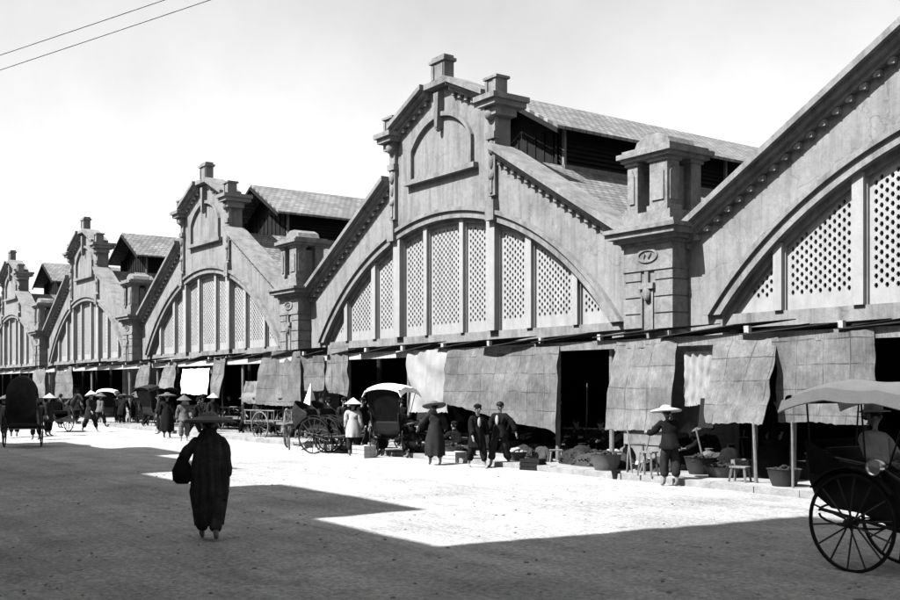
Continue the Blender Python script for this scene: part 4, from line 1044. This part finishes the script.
for q, (px_, py_, m_, l_) in enumerate(((526, 457, 'goods', 'tangled dark bundle right of the two walkers'), (541, 461, 'basket_d', 'dark bundle of sticks beside the dark box'), (574, 464, 'goods', 'heap of dark greens at the front left of the black opening'), (588, 466, 'basket_d', 'heap of sticks at the front of the black opening'), (616, 468, 'goods', 'leafy heap below the left half of the pier mat'),
    (658, 471, 'basket_d', 'bundle of sticks behind the man in the wide pale hat'), (676, 466, 'goods', 'dark leafy heap just right of the man in the wide pale hat'), (698, 468, 'goods', 'dark leafy heap under the hanging white cloth'), (716, 473, 'basket_d', 'dark bundle in the middle of the sloping mat stall'), (736, 471, 'goods', 'leafy heap under the right half of the sloping mat'), (768, 474, 'basket_d', 'dark bundle in the gap right of the sloping mat'), (790, 478, 'goods', 'dark leafy heap behind the thin prop'), (466, 455, 'goods', 'dark leafy heap below the left end of the widest mat'), (444, 452, 'basket_d', 'dark bundle of sticks behind the robed figure'))):
    bundle(l_, px_, py_, random.uniform(.6, 1.0), random.uniform(.25, .5), m_, random.uniform(-.3, .3))
# leaning sign board in the deep stall
bm = bmn(); box(bm, -.2, .2, -.02, .02, 0, .62); o = obj('dark_board', bm, M['dark'], None, plane(706, 428, 16.78), 0); o.rotation_euler.x = R(-8); tag(o, 'dark board propped in front of the hanging white cloth', 'board')
# ---------------------------------------------------------------- houses across the street, behind the camera
EL = 50; AZ = math.atan(.14); k_ = math.tan(R(EL))/math.cos(AZ)
row = [(-14, -3, 13.6), (-2.99, 12.4, 13.3), (12.41, 15.8, 7.2), (15.81, 21.0, 9.2), (21.01, 25.2, 7.8), (25.21, 31.0, 10.2), (31.01, 35.0, 11.3), (35.01, 39.5, 10.0), (39.51, 52, 8.2), (52.01, 70, 8.6), (70.01, 100, 8.2)]
for i, (t0, t1, D) in enumerate(row):
    H = (D+4)*k_; t0 -= .56; t1 -= .56; c = -(t0+t1)/2; w = (t1-t0)/2
    t = empty('shophouse', ['tall plain', 'very tall corner', 'narrow low', 'flat roofed', 'low', 'stepped', 'tall narrow', 'mid height', 'long low', 'wide', 'farthest long'][i]+' plaster shophouse across the street behind the camera', 'house', (c, -4.0, 0), 0, 'shophouses across the street')
    bm = bmn(); box(bm, -w, w, -10, 0, 0, H)
    obj('wall', bm, M['house'], t)
    bm = bmn(); box(bm, -w, w, .0, .18, H-.9, H-.7); box(bm, -w, w, .0, .12, 3.6, 3.8); obj('cornice', bm, M['trim'], t)
    bm = bmn(); x = -w
    while x < w-.1:
        L_ = random.uniform(.5, 1.6); 
        if random.random() < .6: box(bm, x+.02, min(x+L_, w)-.02, -.5, -.1, H-.02, H+random.uniform(.04, .16))
        x += L_
    obj('shadow_edge_parapet', bm, M['house'], t)  # unseen uneven blocks added to break up the roofline's cast shadow
    n = max(2, int((t1-t0)/2.2))
    for f in range(3):
        for q in range(n):
            x = -w+(q+.5)*2*w/n; bm = bmn(); box(bm, x-.5, x+.5, .005, .06, (.15, 4.4, 7.4)[f], (2.8, 6.4, 9.0)[f]) if (.15, 4.4, 9.0)[f] < H-2.2 else box(bm, x-.4, x+.4, .005, .06, 4.4, 6.0)
            if f == 2 and H < 11.4: bm.free(); continue
            obj('shutter', bm, M['wood'], t)
# telegraph poles and wires crossing above the street
def camw(x, z, h): return V(-(z*ct-x*st), z*st+x*ct, h)
A = camw(-15.5, 24.0, 0); B = camw(5.1, 9.0, 0)
for P, lab in ((A, 'tarred telegraph pole at the left end of the overhead wires'), (B, 'tarred telegraph pole at the right end of the overhead wires')):
    t = empty('telegraph_pole', lab, 'pole', P, math.atan2((B-A).y, (B-A).x), 'telegraph poles')
    bm = bmn(); tube(bm, [(0, 0, 0), (0, 0, 8.3)], .13, 10, r1=.09); obj('shaft', bm, M['pole'], t)
    bm = bmn(); box(bm, -.05, .05, -.6, .6, 7.85, 7.95); obj('crossarm', bm, M['pole'], t)
def wire(p, q, label):
    bm = bmn(); n = 40; tube(bm, [p.lerp(q, i/n)-V(0, 0, .10*4*(i/n)*(1-i/n)) for i in range(n+1)], .009, 6)
    tag(obj('overhead_wire', bm, M['kerb'], None), label, 'wire', 'overhead wires')
def upt(px, py, h):
    z = F*(h-EYE)/(HY-py); return camw((px-CX)/F*z, z, h)
for (a, b, h, lab) in (((0, 50), (145, 0), 8.0, 'upper overhead wire crossing the top left corner of the sky'), ((0, 65), (190, 0), 7.9, 'lower overhead wire crossing the top left corner of the sky')):
    p, q = upt(*a, h+.08), upt(*b, h+.08); d = (q-p)
    wire(p-d*2.2, q+d*3.2, lab)
# small stones and clods on the earth street
bm = bmn()
for k in range(450):
    p = ground(random.uniform(-40, 940), 386+random.choice((random.uniform(60, 220), random.uniform(75, 130))))
    if p.y > 15.2: continue
    s = random.uniform(.006, .022); 
    ell(bm, p+V(0, 0, s*.3), (s*random.uniform(.8, 1.6), s*random.uniform(.8, 1.6), s*.6), n=4)
o = obj('gravel', bm, M['kerb']); o['kind'] = 'stuff'
# ---------------------------------------------------------------- light, sky, camera
wd = bpy.data.worlds.new('World'); S.world = wd; wd.use_nodes = True
nt = wd.node_tree; bg = nt.nodes['Background']
sk = nt.nodes.new('ShaderNodeTexSky'); sk.sky_type = 'NISHITA'; sk.sun_disc = False; sk.sun_elevation = R(EL); sk.sun_rotation = R(180)+AZ
sk.air_density = 1.0; sk.dust_density = 2.0; sk.ozone_density = 1.0
bw = nt.nodes.new('ShaderNodeRGBToBW'); nt.links.new(sk.outputs[0], bw.inputs[0])
tc = nt.nodes.new('ShaderNodeTexCoord'); nn = nt.nodes.new('ShaderNodeTexNoise'); nn.inputs['Scale'].default_value = 3.5; nn.inputs['Detail'].default_value = 7; nn.inputs['Roughness'].default_value = .6
nt.links.new(tc.outputs['Generated'], nn.inputs['Vector'])
mr = nt.nodes.new('ShaderNodeMapRange'); mr.inputs['From Min'].default_value = .3; mr.inputs['From Max'].default_value = .7; mr.inputs['To Min'].default_value = .69; mr.inputs['To Max'].default_value = .87
nt.links.new(nn.outputs['Fac'], mr.inputs['Value'])
mu = nt.nodes.new('ShaderNodeMath'); mu.operation = 'MULTIPLY'; nt.links.new(bw.outputs[0], mu.inputs[0]); nt.links.new(mr.outputs[0], mu.inputs[1])
nt.links.new(mu.outputs[0], bg.inputs[0]); bg.inputs[1].default_value = .105
sl = bpy.data.lights.new('sun', 'SUN'); sl.energy = 4.6; sl.angle = R(.5)
so = bpy.data.objects.new('sun', sl); COL.objects.link(so)
d = V(math.sin(AZ)*math.cos(R(EL)), math.cos(AZ)*math.cos(R(EL)), -math.sin(R(EL)))
so.rotation_euler = d.to_track_quat('-Z', 'Y').to_euler()
cam = bpy.data.cameras.new('camera'); co = bpy.data.objects.new('camera', cam); COL.objects.link(co)
cam.sensor_width = 36; cam.lens = F/900*36; cam.shift_y = (HY-300)/900; cam.clip_end = 3000; cam.clip_start = .1
co.location = (0, 0, EYE); co.rotation_euler = (R(90), 0, math.pi/2-TH); S.camera = co
S.view_settings.view_transform = 'Standard'; S.view_settings.look = 'None'; S.view_settings.gamma = 1; S.view_settings.exposure = 2.1
try: S.view_settings.use_curve_mapping = False
except Exception: pass
